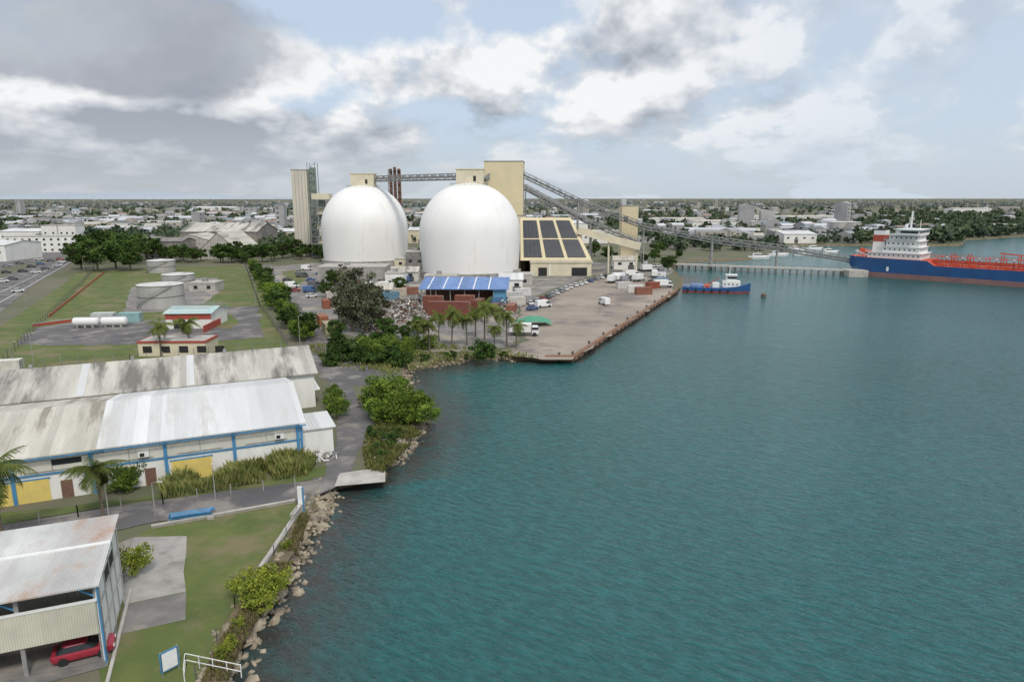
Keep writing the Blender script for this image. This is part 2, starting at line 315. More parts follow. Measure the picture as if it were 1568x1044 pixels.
# rocks
def ico(): 
    import bmesh
    bm=bmesh.new(); bmesh.ops.create_icosphere(bm,subdivisions=1,radius=1); v=np.array([x.co[:] for x in bm.verts]); f=[tuple(y.index for y in x.verts) for x in bm.faces]; bm.free(); return v,f
iv,iff=ico(); rk=Obj('riprap_rocks')
for i in range(3,n-1):
    if not (fine[i][2] and fine[i+1][2]) or shore[i].y>230: continue
    L_=(shore[i+1]-shore[i]).length
    for j in range(int(L_*(17 if shore[i].y<110 else 5.0))):
        t=random.random(); w=random.gauss(.55,.38); w=max(-.3,min(1.5,w)); c=shore[i].lerp(shore[i+1],t).lerp(top[i].lerp(top[i+1],t),w); s_=random.uniform(.16,.45)*(1.7 if random.random()<.15 else 1)
        z=-.15+1.25*max(0,min(1,w))
        R_=Matrix.Rotation(random.uniform(0,6),3,'Z')@Matrix.Rotation(random.uniform(0,6),3,'X'); sc3=np.array([random.uniform(.7,1.3),random.uniform(.6,1),random.uniform(.45,.8)])*s_
        vv=(iv*sc3*(1+rng.uniform(-.2,.2,(len(iv),1))))@np.array(R_).T+np.array([c.x,c.y,z])
        rk.poly('r',rockm,vv.tolist(),iff)
rk.done()
# ---------------------------------------------------------------- vegetation meshes
def tree_mesh(name,H,Rc,lm,ncl=20,nl=90,ls=.28,trunk=True,base=.3):
    o=Obj(name); C=[]
    if trunk: o.cyl('t',bark,(0,0),.045*H*.6,0,H*.45,8,.02*H)
    for i in range(ncl):
        th=random.uniform(0,6.28); z=random.uniform(base,.92); rr=Rc*math.sqrt(max(.05,1-((z-.6)/.48)**2))*random.uniform(.25,.95)
        c=Vector((rr*math.cos(th),rr*math.sin(th),z*H)); cr=Rc*random.uniform(.2,.42)
        if trunk: o.beam('t',bark,(0,0,H*random.uniform(.2,.42)),c,.012*H)
        p=rng.normal(size=(nl,3)); p/=np.linalg.norm(p,axis=1)[:,None]; p*=(rng.uniform(.45,1.08,nl)[:,None])*cr*np.array([1,1,.75]); C.append(p+np.array(c))
    C=np.concatenate(C); C=C[C[:,2]>.05]; V,Q_=quads(C,ls)
    if not o.p: return npmesh(name,V,Q_,[lm])
    tm=o.mesh(); tv=np.array([v.co[:] for v in tm.vertices]); tf=[list(p.vertices) for p in tm.polygons if len(p.vertices)==4]
    nf=len(tf); D.meshes.remove(tm)
    return npmesh(name,np.concatenate([tv,V]),np.concatenate([np.array(tf),Q_+len(tv)]),[bark,lm],[0]*nf+[1]*len(Q_))
TA=[tree_mesh('broadleaf_tree',8,3.4,leafA,26,80,.34) for _ in range(3)]
TG=[tree_mesh('grey_tree',8,2.8,leafG,28,60,.26,True,.15) for _ in range(3)]
TM=[tree_mesh('mangrove_shrub',3,2.2,leafM,24,90,.15,True,.2) for _ in range(3)]
TY=[tree_mesh('sea_grape_shrub',3,2.2,leafY,20,90,.15,True,.2) for _ in range(2)]
TB=[tree_mesh('bush',2.4,1.8,leafA,16,80,.17,False,.15) for _ in range(2)]
def palm_mesh(H=8,nf=22,L_=3.7):
    V=[];Fq=[];mi=[]
    def add(v,f,m):
        o=len(V); V.extend(v); Fq.extend([[i+o for i in x] for x in f]); mi.extend([m]*len(f))
    lean=random.uniform(.3,1.0)
    for i in range(9):
        t=i/8; cx=lean*t*t; r=.2*(1-.4*t)+(.12 if i==0 else 0)
        V.extend([(cx+r*math.cos(a*1.0472),r*math.sin(a*1.0472),H*t) for a in range(6)])
        if i: 
            o=len(V)-12
            for a in range(6): Fq.append([o+a,o+(a+1)%6,o+6+(a+1)%6,o+6+a]); mi.append(0)
    top_=Vector((lean,0,H))
    for k_ in range(nf):
        th=k_*2.4+random.uniform(-.2,.2); el=random.uniform(-.7,1.3); dr=random.uniform(1.0,1.5); l=L_*random.uniform(.8,1.1)
        hd=Vector((math.cos(th),math.sin(th),0)); sd=Vector((-hd.y,hd.x,0)); pts_=[]
        for j in range(11):
            t=j/10; e=el-dr*t*1.25
            p=top_.copy() if j==0 else p+(hd*math.cos(e)+Vector((0,0,math.sin(e))))*l/10
            pts_.append(p.copy())
        for j in range(1,11):
            a_,b_=pts_[j-1],pts_[j]; up=Vector((0,0,.03)); add([tuple(a_-sd*.04),tuple(b_-sd*.03),tuple(b_+sd*.03+up),tuple(a_+sd*.04+up)],[[0,1,2,3]],1)
            for sg in (-1,1):
              for h_ in (0,.33,.66):
                p=a_.lerp(b_,h_); t=j/10; ll=.9*math.sin(math.pi*min(1,.12+t*.88))+.15
                fw=(b_-a_).normalized()*.09
                tip=p+sd*sg*ll*.72+fw*4+Vector((0,0,-ll*random.uniform(.35,.8)))
                add([tuple(p-fw*.6),tuple(p+fw*.6),tuple(tip+fw*.3),tuple(tip-fw*.3)],[[0,1,2,3]],1)
    return npmesh('coconut_palm',np.array(V),np.array(Fq),[bark,palmm],mi)
PM=[palm_mesh() for _ in range(4)]
def T(lst,name,u,v,h,hb,w=1.0):
    s_=h/hb; place(name,random.choice(lst),Q(u,v),random.uniform(0,6.28),(s_*w,s_*w,s_))
for u,v,h,w_ in ((160,800,6.4,1.25),(6,838,8.4,1.1),(247,545,7,1.1),(292,540,7,1.1),(658,538,7,1.2),(692,532,8.4,1.05),(742,526,9.2,1.05),(776,530,7.6,1.1),(672,522,6.4,1.1),(728,515,7,1.05),(765,512,6.2,1.1),(790,533,5.6,1.1),(640,532,5.4,1.1),(715,528,7,1.1),(757,537,5.6,1.1)):
    T(PM,'coconut_palm',u,v,h,8,w_)
for u,v,h in ((125,412,13),(150,415,15),(178,412,15),(205,404,14),(228,398,13),(190,398,16),(140,398,16),(165,396,17),(115,400,11),(215,390,13),(240,396,12),(200,414,12),(135,405,15)): T(TA,'broadleaf_tree',u,v,h,8,1.2)
for u,v,h in ((540,508,14),(562,510,14),(550,497,17),(526,496,12),(577,502,12),(536,485,14),(568,490,14)): T(TG,'casuarina_tree',u,v,h,8,.85)
for u,v,h in ((515,520,5),(590,515,5),(500,455,6),(512,438,7),(600,520,4),(620,522,4),(640,512,5),(612,448,6)): T(TA,'broadleaf_tree',u,v,h,8,1.2)
for i in range(40):
    t=(i/39)**.9; u=374+t*96+random.uniform(-11,11); v=400+t*122+random.uniform(-5,5); T(TM if i%3==0 else TA,'hedge_tree',u,v,random.uniform(2.8,7.0),3 if i%3==0 else 8,.9 if i%3==0 else 1.25)
for i in range(30):
    T(TA,'broadleaf_tree',250+i*8.6+random.uniform(-4,4),402-random.uniform(0,12),random.uniform(6,12),8,1.2)
for u,v,h in ((572,625,3.6),(590,612,4.2),(608,622,4.4),(628,640,4.2),(648,648,3.4),(600,645,4.4),(615,650,3.6),(585,640,3.4),(640,628,3),(606,600,3)): T(TM,'mangrove_shrub',u,v,h,3,1.1)
for u,v,h in ((515,640,3.6),(512,625,3.3),(508,610,2.6)): T(TM,'shrub',u,v,h,3,.8)
for u,v,h in ((395,925,3.1),(418,915,2.7),(376,912,2.3),(345,1005,1.5),(365,960,.9),(436,840,1.0),(403,938,1.8)): T(TY,'sea_grape_shrub',u,v,h,3,.85)
T(TY,'shrub',203,880,3.2,3,.7); T(TM,'shrub',200,745,3.2,3,.9); T(TM,'shrub',188,752,2.8,3)
for i in range(32): T(TB if i%3 else TM,'shoreline_bush',random.uniform(505,655),random.uniform(532,562),random.uniform(1.8,4.2),2.4 if i%3 else 3,1.2)
for u,v in ((575,690),(585,700),(597,680),(570,668),(610,665),(740,548),(735,552),(650,552),(690,548),(770,545),(715,550)): T(TB,'shoreline_bush',u,v,random.uniform(1.0,1.8),2.4,1.3)
for u,v,h in ((735,548,4),(745,550,3.4)): T(TB,'shoreline_bush',u,v,h,2.4,1.0)
for u,v,h in ((985,405,6),(1002,400,7),(1020,415,7),(1028,408,6),(930,398,8),(945,402,6),(1010,390,8),(1040,395,5),(968,395,7),(585,398,9),(640,400,8),(910,392,9)): T(TA,'broadleaf_tree',u,v,h,8,1.1)
def tufts(name,poly,N,h,m,w=.06):
    V=[]
    xs=[p.x for p in poly]; ys=[p.y for p in poly]; cnt=0
    def inside(x,y):
        c=False; j=len(poly)-1
        for i in range(len(poly)):
            if (poly[i].y>y)!=(poly[j].y>y) and x<(poly[j].x-poly[i].x)*(y-poly[i].y)/(poly[j].y-poly[i].y)+poly[i].x: c=not c
            j=i
        return c
    while cnt<N:
        x=random.uniform(min(xs),max(xs)); y=random.uniform(min(ys),max(ys))
        if not inside(x,y): continue
        cnt+=1; pn=.6+.8*noise.noise((x*.25,y*.25,0))
        if pn<.35: continue
        for b_ in range(5):
            th=random.uniform(0,6.28); hh_=h*random.uniform(.5,1.1)*max(.3,pn+.3); dx,dy=math.cos(th),math.sin(th); l=hh_*.35; ww=w*random.uniform(.7,1.4)
            V+=[(x-dy*ww,y+dx*ww,ZL),(x+dy*ww,y-dx*ww,ZL),(x+dx*l*.5+dy*ww,y+dy*l*.5-dx*ww,ZL+hh_*.7),(x+dx*l,y+dy*l,ZL+hh_)]
    V=np.array(V); place(name,npmesh(name,V,np.arange(len(V)).reshape(-1,4),[m]),(0,0,0))
tufts('reed_bed',[Q(*p) for p in ((250,765),(330,752),(470,728),(482,712),(460,705),(330,728),(250,748))],1300,2.1,reedm,.09)
BK=[Q(*p) for p in ((310,1043),(340,980),(390,905),(440,840),(460,785),(474,790),(452,855),(415,915),(375,980),(348,1043))]
tufts('dry_shore_scrub',BK,1800,.5,drym,.04); tufts('shore_grass',BK,600,.45,reedm,.05)
tufts('shore_grass',[Q(*p) for p in ((560,720),(555,680),(580,640),(640,640),(650,660),(610,700),(590,725))],1500,.8,reedm,.07)
tufts('shore_grass',[Q(*p) for p in ((470,530),(560,520),(800,540),(830,549),(740,545),(650,562),(600,575),(500,560))],1500,.9,reedm,.09)
# ---------------------------------------------------------------- large near warehouse
F1=Q(463,707); ang=math.atan2(13.6,30.6)
w=Obj('warehouse',F1,ang)
ZE=5.7
w.gable('roof_front',wallw,roofnew,-22.6,0,0,24,0,ZE,8.0,.7)
w.gable('roof_front_old',wallw,roofmid,-110,-23.9,0,24,0,ZE-.05,7.9,.7,wp='walls_west')
w.gable('roof_back',wallw,roofold,-110,5.4,25,44,0,6.0,8.6,.6,wp='walls_back')
w.box('gutter',steel,-110,-.1,24,25,5.0,5.3)
for i in range(14):
    x=-.35-i*7.9; w.box('pilasters',blue,x-.2,x+.2,-.22,0,0,ZE-.3)
w.box('belt',blue,-110,0,-.12,-.003,3.15,3.35)
w.box('upper_cladding',wallg,-110,-.6,-.06,-.003,3.4,5.0)
w.box('eave_fascia',blue,-110,.7,-.82,-.72,5.35,5.5)
for i in range(13):
    x=-4.3-i*7.9
    w.box('panel_joints',steel,x-2.6,x+2.6,-.12,-.07,3.55,3.65); w.box('panel_joints',steel,x-.03,x+.03,-.1,-.065,3.66,5)
    if i%2==0: w.box('air_conditioners',lampw,x+1,x+2.2,-.5,-.13,3.85,4.5); w.box('ac_fan',dark,x+1.2,x+1.7,-.53,-.505,3.95,4.4)
for x in (-26.5,-50): w.box('windows',glass,x-1.5,x+1.5,-.1,-.064,4.2,4.9)
for x0,x1 in ((-15.6,-11.0),(-33.5,-28.5),(-58,-53)):
    w.box('yellow_doors',yel,x0,x1,-.09,-.003,0,2.7); w.box('door_frames',blue,x0-.15,x1+.15,-.11,-.003,2.7,2.85)
for x in (-18,-26.8,-36): w.box('doors',brick,x-.6,x+.6,-.08,-.003,0,2.2)
for i in range(7): w.box('ridge_cap',roofnew,-22.6+i*3.3,-22.6+i*3.3+3.25,11.8,12.2,8.14,8.22)
for i in range(6): w.cyl('roof_vents',steel,(-8-i*14,34.5),.35,8.5,9.3,10,.25)
slx=(8.6-6.0)/9.5
for x in (-14,-29,-43,-61): w.poly('replacement_sheets',roofnew,[(x,24.5,6.19-.5*slx),(x+1.1,24.5,6.19-.5*slx),(x+1.1,34.4,8.79),(x,34.4,8.79)],[(0,1,2,3)])
w.box('annex',wallw,0.02,4.6,2.5,9.5,0,3.6); w.box('annex_roof',roofnew,0,5,2.2,9.8,3.6,3.75)
w.box('blue_corner',blue,-.05,.25,-.22,.0,0,5.2); w.box('side_door',dark,.003,.06,12,15,0,3.2)
w.box('balcony',wallw,5.42,6.4,26,40,2.6,2.8); w.box('side_windows',glass,5.42,5.5,28,31,3.6,4.6); w.box('side_windows',glass,5.42,5.5,34,37,3.6,4.6)
w.done()
def heap(name,u,v,rx,ry,hz,N,mats,s0=.2,s1=.9,rot=0):
    o=Obj(name,Q(u,v),rot)
    for i in range(N):
        a=random.uniform(0,6.28); r_=math.sqrt(random.random()); x=rx*r_*math.cos(a); y=ry*r_*math.sin(a); z=hz*(1-r_)*random.uniform(.3,1)
        d=Vector((random.gauss(0,1),random.gauss(0,1),random.gauss(0,.5))).normalized()*random.uniform(s0,s1)
        m=random.choice(mats); o.beam('scrap_'+m.name,m,Vector((x,y,z))-d,Vector((x,y,z+.2))+d,random.uniform(s0,s1)*.6,random.uniform(.05,.35))
    o.done()
heap('rubble_pile',488,700,2.5,1.8,.8,60,[lampw,steel,conc],.15,.5)
SCR=[rustm,steel,steeld,rustm,concl,brick,wallg,conc,soil,rustm,steel,concl,lampw]
for u,v,rx,ry,hz,N in ((600,490,5,7,3,300),(628,478,6,7,3.5,380),(612,468,6,7,3,240),(652,492,5,4,2,180),(585,505,5,4,2,140),(645,462,6,5,3,160),(765,480,5,4,2.5,120),(775,470,5,4,3,110),(640,505,5,4,1.6,140),(560,470,6,6,2,120)): heap('scrap_heap',u,v,rx,ry,hz,N,SCR,.2,.8)
for u,v in ((980,440),(1005,436),(960,424),(1020,430)): heap('scrap_heap',u,v,4,3,.9,40,SCR,.2,.6)
# ---------------------------------------------------------------- foreground shed
s=Obj('open_shed',(-31.3,46.3,ZL),math.radians(22))
def slope(o,part,m,x0,x1,y0,y1,z0,z1,th=.12):
    v=[(x0,y0,z0),(x1,y0,z0),(x1,y1,z1),(x0,y1,z1)]; v+=[(a,b_,c+th) for a,b_,c in v]
    o.poly(part,m,v,[(3,2,1,0),(4,5,6,7),(0,1,5,4),(1,2,6,5),(2,3,7,6),(3,0,4,7)])
slope(s,'roof',roofrust,-40,.4,-.5,10.4,6.5,7.3)
slope(s,'roof_strip',lampw,-40,.4,5.4,5.7,7.06,7.083)
creamS=mat('cream_sheet',(.72,.70,.56),(.60,.58,.48),.4,corr=('X',.35),cd=.1,panel=.9)
s.box('front_cladding',creamS,-40,-.02,-.15,-.05,2.5,5.2)
s.box('cladding_cap',lampw,-40,.1,-.2,0.0,5.2,5.35)
s.poly('side_wall',wallw,[(0,0,0.0),(0,10,0),(0,10,7.2),(0,0,6.45),(.12,0,0),(.12,10,0),(.12,10,7.2),(.12,0,6.45)],[(4,5,6,7),(3,2,1,0),(0,4,7,3),(1,2,6,5)])
for i in range(5): s.box('side_ribs',concl,.123,.2,.5+i*2.2,.62+i*2.2,0,6.4)
s.box('side_ribs',concl,.205,.25,0,10,2.4,2.5); s.box('side_ribs',concl,.205,.25,0,10,4.6,4.7)
s.box('side_openings',dark,.123,.15,2.9,4.8,4.8,5.8); s.box('side_openings',dark,.123,.15,5.1,7,4.8,5.8)
s.box('back_wall',wallg,-40,0,9.9,10.02,0,7.2)
for i in range(9): s.box('columns',steel,-.15-i*5,.15-i*5-.02,0.01,.3,0,6.45); s.beam('brace',blue,(-i*5,.2,5.4),(-i*5-1.4,.2,6.4),.12)
for i in range(20): s.beam('purlins',steel,(-i*2,.3,6.35),(-i*2,9.8,7.05),.1)
s.box('floor',concd,-40,-.02,.0,9.9,.08,.1); s.box('kerb',concl,.5,.75,-3,10,0,.2); s.box('side_pipe',blue,.13,.25,-.3,-.1,0,6.3)
for i in range(12): s.box('stored_goods',random.choice([steeld,rustm,wallg]),-4-i*2.6,-2.6-i*2.6,4+random.random()*2,7,.1,random.uniform(.8,2.2))
s.done()
# ---------------------------------------------------------------- vehicles
def car_mesh(kind='car'):
    o=Obj('parked_'+kind)
    def loft(part,m,secs):
        vs=[];fs=[]
        for z,x0,x1,hw in secs:
            c=.18; vs+=[(x0,-hw+c,z),(x0+c,-hw,z),(x1-c,-hw,z),(x1,-hw+c,z),(x1,hw-c,z),(x1-c,hw,z),(x0+c,hw,z),(x0,hw-c,z)]
        for i in range(len(secs)-1):
            for j in range(8): fs.append((i*8+j,i*8+(j+1)%8,i*8+8+(j+1)%8,i*8+8+j))
        fs.append(tuple(range(len(vs)-8,len(vs)))); fs.append(tuple(range(8))[::-1]); o.poly(part,m,vs,fs)
    if kind=='car':
        loft('body',paint,[(.28,-2.0,2.0,.8),(.5,-2.12,2.12,.88),(.78,-2.1,2.08,.88),(.92,-2.0,1.75,.83)])
        loft('glasshouse',glass,[(.92,-1.75,1.0,.78),(1.36,-1.3,.35,.64)]); loft('roof',paint,[(1.36,-1.32,.37,.65),(1.43,-1.15,.2,.58)])
        o.box('lights',lampw,2.02,2.13,-.75,-.45,.6,.74); o.box('lights',lampw,2.02,2.13,.45,.75,.6,.74)
    elif kind=='van':
        loft('body',paint,[(.35,-2.7,2.6,.95),(.6,-2.75,2.75,1.0),(1.1,-2.75,2.6,1.0)]); loft('upper',paint,[(1.1,-2.75,1.6,.99),(2.3,-2.7,1.25,.9),(2.42,-2.6,1.1,.8)])
        loft('windscreen',glass,[(1.1,1.3,2.45,.92),(2.0,1.1,1.55,.82)]); o.box('side_glass',glass,.5,1.35,-1.0,1.0,1.3,1.9)
    else:
        o.box('chassis',steeld,-3.6,3.2,-.5,.5,.55,.85); loft('cab',paint,[(.6,1.9,3.7,1.15),(1.5,1.9,3.8,1.2),(1.6,1.9,3.75,1.2)]); loft('screen',glass,[(1.6,1.95,3.72,1.16),(2.3,2.0,3.45,1.08)]); loft('cabroof',paint,[(2.3,1.95,3.5,1.1),(2.5,2.0,3.3,1.0)])
        o.box('cargo_box',lampw,-3.8,1.75,-1.22,1.22,.9,3.1); o.box('box_rail',steeld,-3.82,1.77,-1.25,1.25,.86,.98)
    for x in ((-1.3,1.3) if kind=='car' else (-1.8,1.75) if kind=='van' else (-2.4,2.7)):
        for y in (-1,1):
            r_=.34 if kind=='car' else .4 if kind=='van' else .5; yw=(.8 if kind=='car' else .95 if kind=='van' else 1.05)*y
            vs=[];nn_=12
            for yy in (yw-.12,yw+.12): vs+=[(x+r_*math.cos(6.283*i/nn_),yy,r_+r_*math.sin(6.283*i/nn_)) for i in range(nn_)]
            o.poly('wheel',tyre,vs,[(i,(i+1)%nn_,(i+1)%nn_+nn_,i+nn_) for i in range(nn_)]+[tuple(range(nn_)),tuple(range(nn_,2*nn_))])
    return o.mesh()
VM={k_:car_mesh(k_) for k_ in ('car','van','truck')}
COLS=[(.75,.75,.75),(.6,.6,.62),(.3,.31,.33),(.06,.06,.07),(.35,.06,.05),(.08,.14,.3),(.8,.8,.78),(.7,.7,.68),(.12,.12,.13)]
def veh(kind,u,v,h,c=None,sc=1): place({'car':'parked_car','van':'white_van','truck':'box_truck'}[kind],VM[kind],Q(u,v)+Vector((0,0,.09)),h,sc,c or random.choice(COLS))
veh('van',925,466,1.9,(.8,.8,.8)); veh('truck',803,513,-.1,(.8,.8,.8)); veh('van',832,470,.5,(.8,.8,.8)); veh('car',815,474,.6)
for u,v in ((812,466),(822,462),(830,459),(838,456),(844,453),(851,450),(858,447),(865,444),(872,441),(880,438),(888,436),(895,434),(904,431),(912,428),(920,426),(928,424)): veh('car',u,v,1.9+random.uniform(-.1,.1))
for u,v,h in ((937,432,1.2),(950,428,.3),(966,424,.5),(1002,424,1.4),(1015,440,.2),(992,415,.4),(978,430,.9)): veh('truck',u,v,h,random.choice(COLS[:3]))
for i in range(22): veh(random.choice(['car','car','van']),random.uniform(935,1030),random.uniform(404,434),random.uniform(0,3))
for u,v,h in ((424,433,1.7),(413,424,1.7),(415,412,1.7),(447,440,.4),(452,446,.4),(475,447,.3),(478,455,.4),(458,418,.2),(470,413,.2),(463,424,.3),(440,430,.3),(490,420,.4),(476,430,.4)): veh(random.choice(['car','van']),u,v,h)
for u,v in ((10,418),(35,416),(48,409),(62,405),(78,400),(92,398),(20,428),(5,432),(55,418),(70,412),(95,402),(28,447),(88,408),(60,398),(30,404),(10,408)): veh('car',u,v,.5)
for i in range(12): veh(random.choice(['car','van']),random.uniform(470,640),random.uniform(425,445),random.uniform(0,3))
veh('car',130,1003,.45,(.34,.03,.05))
veh('van',590,440,0,(.8,.8,.8))
def cont_mesh(L_=6.06):
    o=Obj('shipping_container'); W=2.44;H=2.6
    n_=int(L_/.28)
    o.box('core',contp,-L_/2+.06,L_/2-.06,-W/2+.06,W/2-.06,.05,H-.05)
    for i in range(n_):
        x=-L_/2+.15+i*(L_-.3)/n_; 
        for y in (-1,1): o.box('rib',contp,x,x+.13,y*(W/2-.06)-.03,y*(W/2-.06)+.03,.14,H-.12)
    for x in (-1,1):
        for y in (-1,1): o.box('post',contp,x*(L_/2-.07)-.07,x*(L_/2-.07)+.07,y*(W/2-.07)-.075,y*(W/2-.07)+.075,0,H)
    for y in (-1,1):
        for z in (.07,H-.07): o.box('rail',contp,-L_/2+.1,L_/2-.1,y*(W/2-.06)-.05,y*(W/2-.06)+.05,z-.07,z+.06)
    for y in (-.7,-.3,.3,.7): o.box('lockbar',steel,L_/2-.05,L_/2+.02,y-.03,y+.03,.1,H-.1)
    return o.mesh()
C20=cont_mesh(); C40=cont_mesh(12.19)
RR=(.25,.085,.06); 
for u,v,dz,h,c,me in ((688,488,0,-.08,RR,C40),(688,488,2.6,-.08,(.22,.08,.06),C40),(733,484,0,1.35,RR,C20),(733,484,2.6,1.35,(.20,.07,.05),C20),(712,477,0,-.08,RR,C40),(712,477,2.6,-.08,(.26,.10,.07),C20),(664,478,0,-.08,(.2,.09,.07),C20),(664,478,2.6,-.08,(.25,.09,.06),C20),(755,478,0,1.3,(.25,.12,.09),C20),(503,508,0,2.0,(.45,.42,.28),C20),(494,496,0,2.0,(.35,.14,.07),C20),
  (160,492,0,.1,(.6,.65,.63),C20),(200,492,0,.1,(.3,.5,.5),C20),(973,447,0,.1,(.75,.75,.72),C20),(1000,441,0,.6,(.30,.09,.06),C20),(8,570,0,.3,(.7,.7,.65),C20),(590,447,0,.2,(.3,.1,.06),C20),(500,470,0,1.9,(.30,.1,.06),C20),(505,458,0,1.9,(.5,.45,.4),C20),(765,466,0,.4,(.1,.2,.35),C20),(785,458,0,.3,(.6,.6,.58),C20),(800,452,0,.3,(.7,.7,.7),C20),(610,452,0,.1,(.55,.5,.42),C20),(628,450,0,.1,(.3,.14,.1),C20),(520,446,0,.5,(.3,.3,.3),C20),
  (598,458,0,.3,(.12,.25,.35),C20),(640,447,2.0,.1,(.6,.58,.52),C20),(775,492,0,1.2,(.5,.48,.42),C20),(783,478,0,1.4,(.30,.12,.08),C20),(790,466,0,.3,(.62,.6,.55),C20),(985,450,0,.2,(.28,.12,.08),C20),(955,441,0,.3,(.6,.6,.58),C20),(1012,434,0,.5,(.2,.3,.4),C20),(560,452,0,.1,(.5,.5,.48),C20),(540,440,0,.2,(.3,.1,.07),C20)):
    place('shipping_container',me,Q(u,v)+Vector((0,0,.06+(dz if dz!=2.0 else 0))),h,1,c)
# horizontal white storage tanks on saddles
for u,v in ((133,501),(176,500)):
    o=Obj('horizontal_tank',Q(u,v),.1); N=20; vs=[];fs=[]
    pr=[(-3.4,.3),(-3.2,.95),(-2.9,1.2),(2.9,1.2),(3.2,.95),(3.4,.3)]
    for x,r_ in pr: vs+=[(x,r_*math.cos(6.283*j/N),1.7+r_*math.sin(6.283*j/N)) for j in range(N)]
    for i in range(len(pr)-1):
        for j in range(N): fs.append((i*N+j,i*N+(j+1)%N,(i+1)*N+(j+1)%N,(i+1)*N+j))
    fs+=[tuple(range(N)),tuple(range(5*N,6*N))]
    o.poly('vessel',lampw,vs,fs)
    for x in (-2,0,2): o.box('saddle',conc,x-.2,x+.2,-1,1,0,.75)
    o.beam('catwalk',steel,(-3,0,3),(3,0,3),.6,.08); o.beam('rail',steel,(-3,.3,3.7),(3,.3,3.7),.06); o.done()
gt=Obj('green_tarpaulin',Q(815,497),.2); gt.poly('tarp',mat('green_tarp',(.09,.32,.20),(.06,.25,.16),1,rough=.5),[(-4,-3,.5),(-1,-3.4,1.6),(3,-3,1.2),(5,-2.8,.4),(-4.5,0,1.6),(-1,0,2.7),(2.5,0,2.4),(5,0,1.4),(-4,3,.6),(0,3.2,1.3),(3,3,1.2),(5,3,.3)],[(0,1,5,4),(1,2,6,5),(2,3,7,6),(4,5,9,8),(5,6,10,9),(6,7,11,10)]); gt.done()
t_=Obj('blue_boat_cradle',Q(293,793),math.radians(20)); t_.poly('hull',blue,[(-2.2,-.7,.7),(2.2,-.7,.7),(2.5,.7,.7),(-2.2,.7,.7),(-2,-.45,.2),(2,-.45,.2),(2.1,.45,.2),(-2,.45,.2),(-2,-.55,.72),(2,-.55,.72),(2.2,.55,.72),(-2,.55,.72)],[(0,1,5,4),(1,2,6,5),(2,3,7,6),(3,0,4,7),(8,9,10,11)]); t_.box('supports',conc,-2.3,-1.6,-1.1,.9,0,.35); t_.box('supports',conc,1.7,2.4,-1.1,.9,0,.35); t_.beam('tie_bars',steel,(-2,0,.75),(2,0,.75),.08); t_.done()
# ---------------------------------------------------------------- domes
def dome(u,yc,r):
    c=R(u,400,yc); o=Obj('storage_dome',(c.x,yc,ZL)); zc=19.2
    prof=[(r*.965,1.6),(r*.985,8),(r*1.0,15),(r,zc)]
    for i in range(1,19):
        a=i/18*math.pi/2; prof.append((r*math.cos(a)+.001,zc+r*math.sin(a)*.985))
    N=72; vs=[];fs=[]
    for rr,z in prof: vs+=[(rr*math.cos(6.283185*j/N),rr*math.sin(6.283185*j/N),z) for j in range(N)]
    for i in range(len(prof)-1):
        for j in range(N): fs.append((i*N+j,i*N+(j+1)%N,(i+1)*N+(j+1)%N,(i+1)*N+j))
    o.poly('shell',domew,vs,fs)
    H=zc+r*.985
    o.cyl('base_ring',conc,(0,0),r+.5,0,3.0,48); o.box('penthouse',creamY,-5.5,6.5,-4,4,H-1.2,H+5.3); o.box('penthouse_roof',creamY,-5.8,6.8,-4.3,4.3,H+5.3,H+5.7)
    o.box('penthouse_door',dark,2,3.2,-4.06,-4.003,H+.3,H+2.6)
    for i in range(18):
        a0=i/18*6.283; a1=(i+1)/18*6.283; rr=8.5; zz=zc+.985*math.sqrt(r*r-rr*rr)+.1
        for dz in (.55,1.1): o.beam('handrail',steel,(rr*math.cos(a0),rr*math.sin(a0),zz+dz),(rr*math.cos(a1),rr*math.sin(a1),zz+dz),.08)
        o.beam('handrail',steel,(rr*math.cos(a0),rr*math.sin(a0),zz),(rr*math.cos(a0),rr*math.sin(a0),zz+1.1),.08)
    o.done(smooth=('shell',)); return c,H+ZL
cR,HR=dome(720,311,22.6); cL,HL=dome(561,369,22.6)
def PB(name,u0,u1,vtop,y,dep,m,extra=None,z0=ZL,rot=0):
    a=R(u0,vtop,y); b_=R(u1,vtop,y); o=Obj(name,((a.x+b_.x)/2,y,z0),rot); W=(b_.x-a.x)/2; H=a.z-z0
    o.box('walls',m,-W,W,0,dep,0,H); o.box('roof_coping',conc,-W-.2,W+.2,-.2,dep+.2,H,H+.4)
    return o,W,H
o,W,H=PB('headhouse_tower',741,801,247,338,16,cream,rot=-.06)
o.box('floor_band',creamY,-W-.05,W+.05,-.06,-.003,H*.62,H*.63)
for zz in (.3,.45): o.box('louvre',steeld,-W+2,-W+4.5,-.08,-.003,H*zz,H*zz+2)
o.box('corner_trim',creamY,W-.4,W+.05,-.1,-.003,0,H)
o.done()
o,W,H=PB('headhouse_base',745,805,330,333,4.5,creamY); o.box('door',dark,0,4,-.06,-.003,0,5); o.done()
o,W,H=PB('preheater_tower',445,469,260,415,12,mat('tower_concrete',(.66,.61,.50),(.55,.51,.43),.15,stretch=(1,1,.2)))
for i in range(5): o.box('vertical_joint',conc,-W+2+i*2,-W+2.2+i*2,-.08,-.003,0,H)
for z in range(0,int(H)+2,5):
    for x in (W+.5,W+5): 
        for y in (0,6): o.beam('lift_frame',steelg,(x,y,z),(x,y,z+5),.35)
    o.beam('lift_frame',steelg,(W,0,z),(W+5,0,z),.3); o.beam('lift_frame',steelg,(W+.5,0,z),(W+5,0,z+5),.2)
o.box('lift_shaft',steelg,W+1.2,W+4.2,1,5,0,H+1.5); o.done()
o=Obj('process_structure',(R(492,300,400).x,400,ZL))
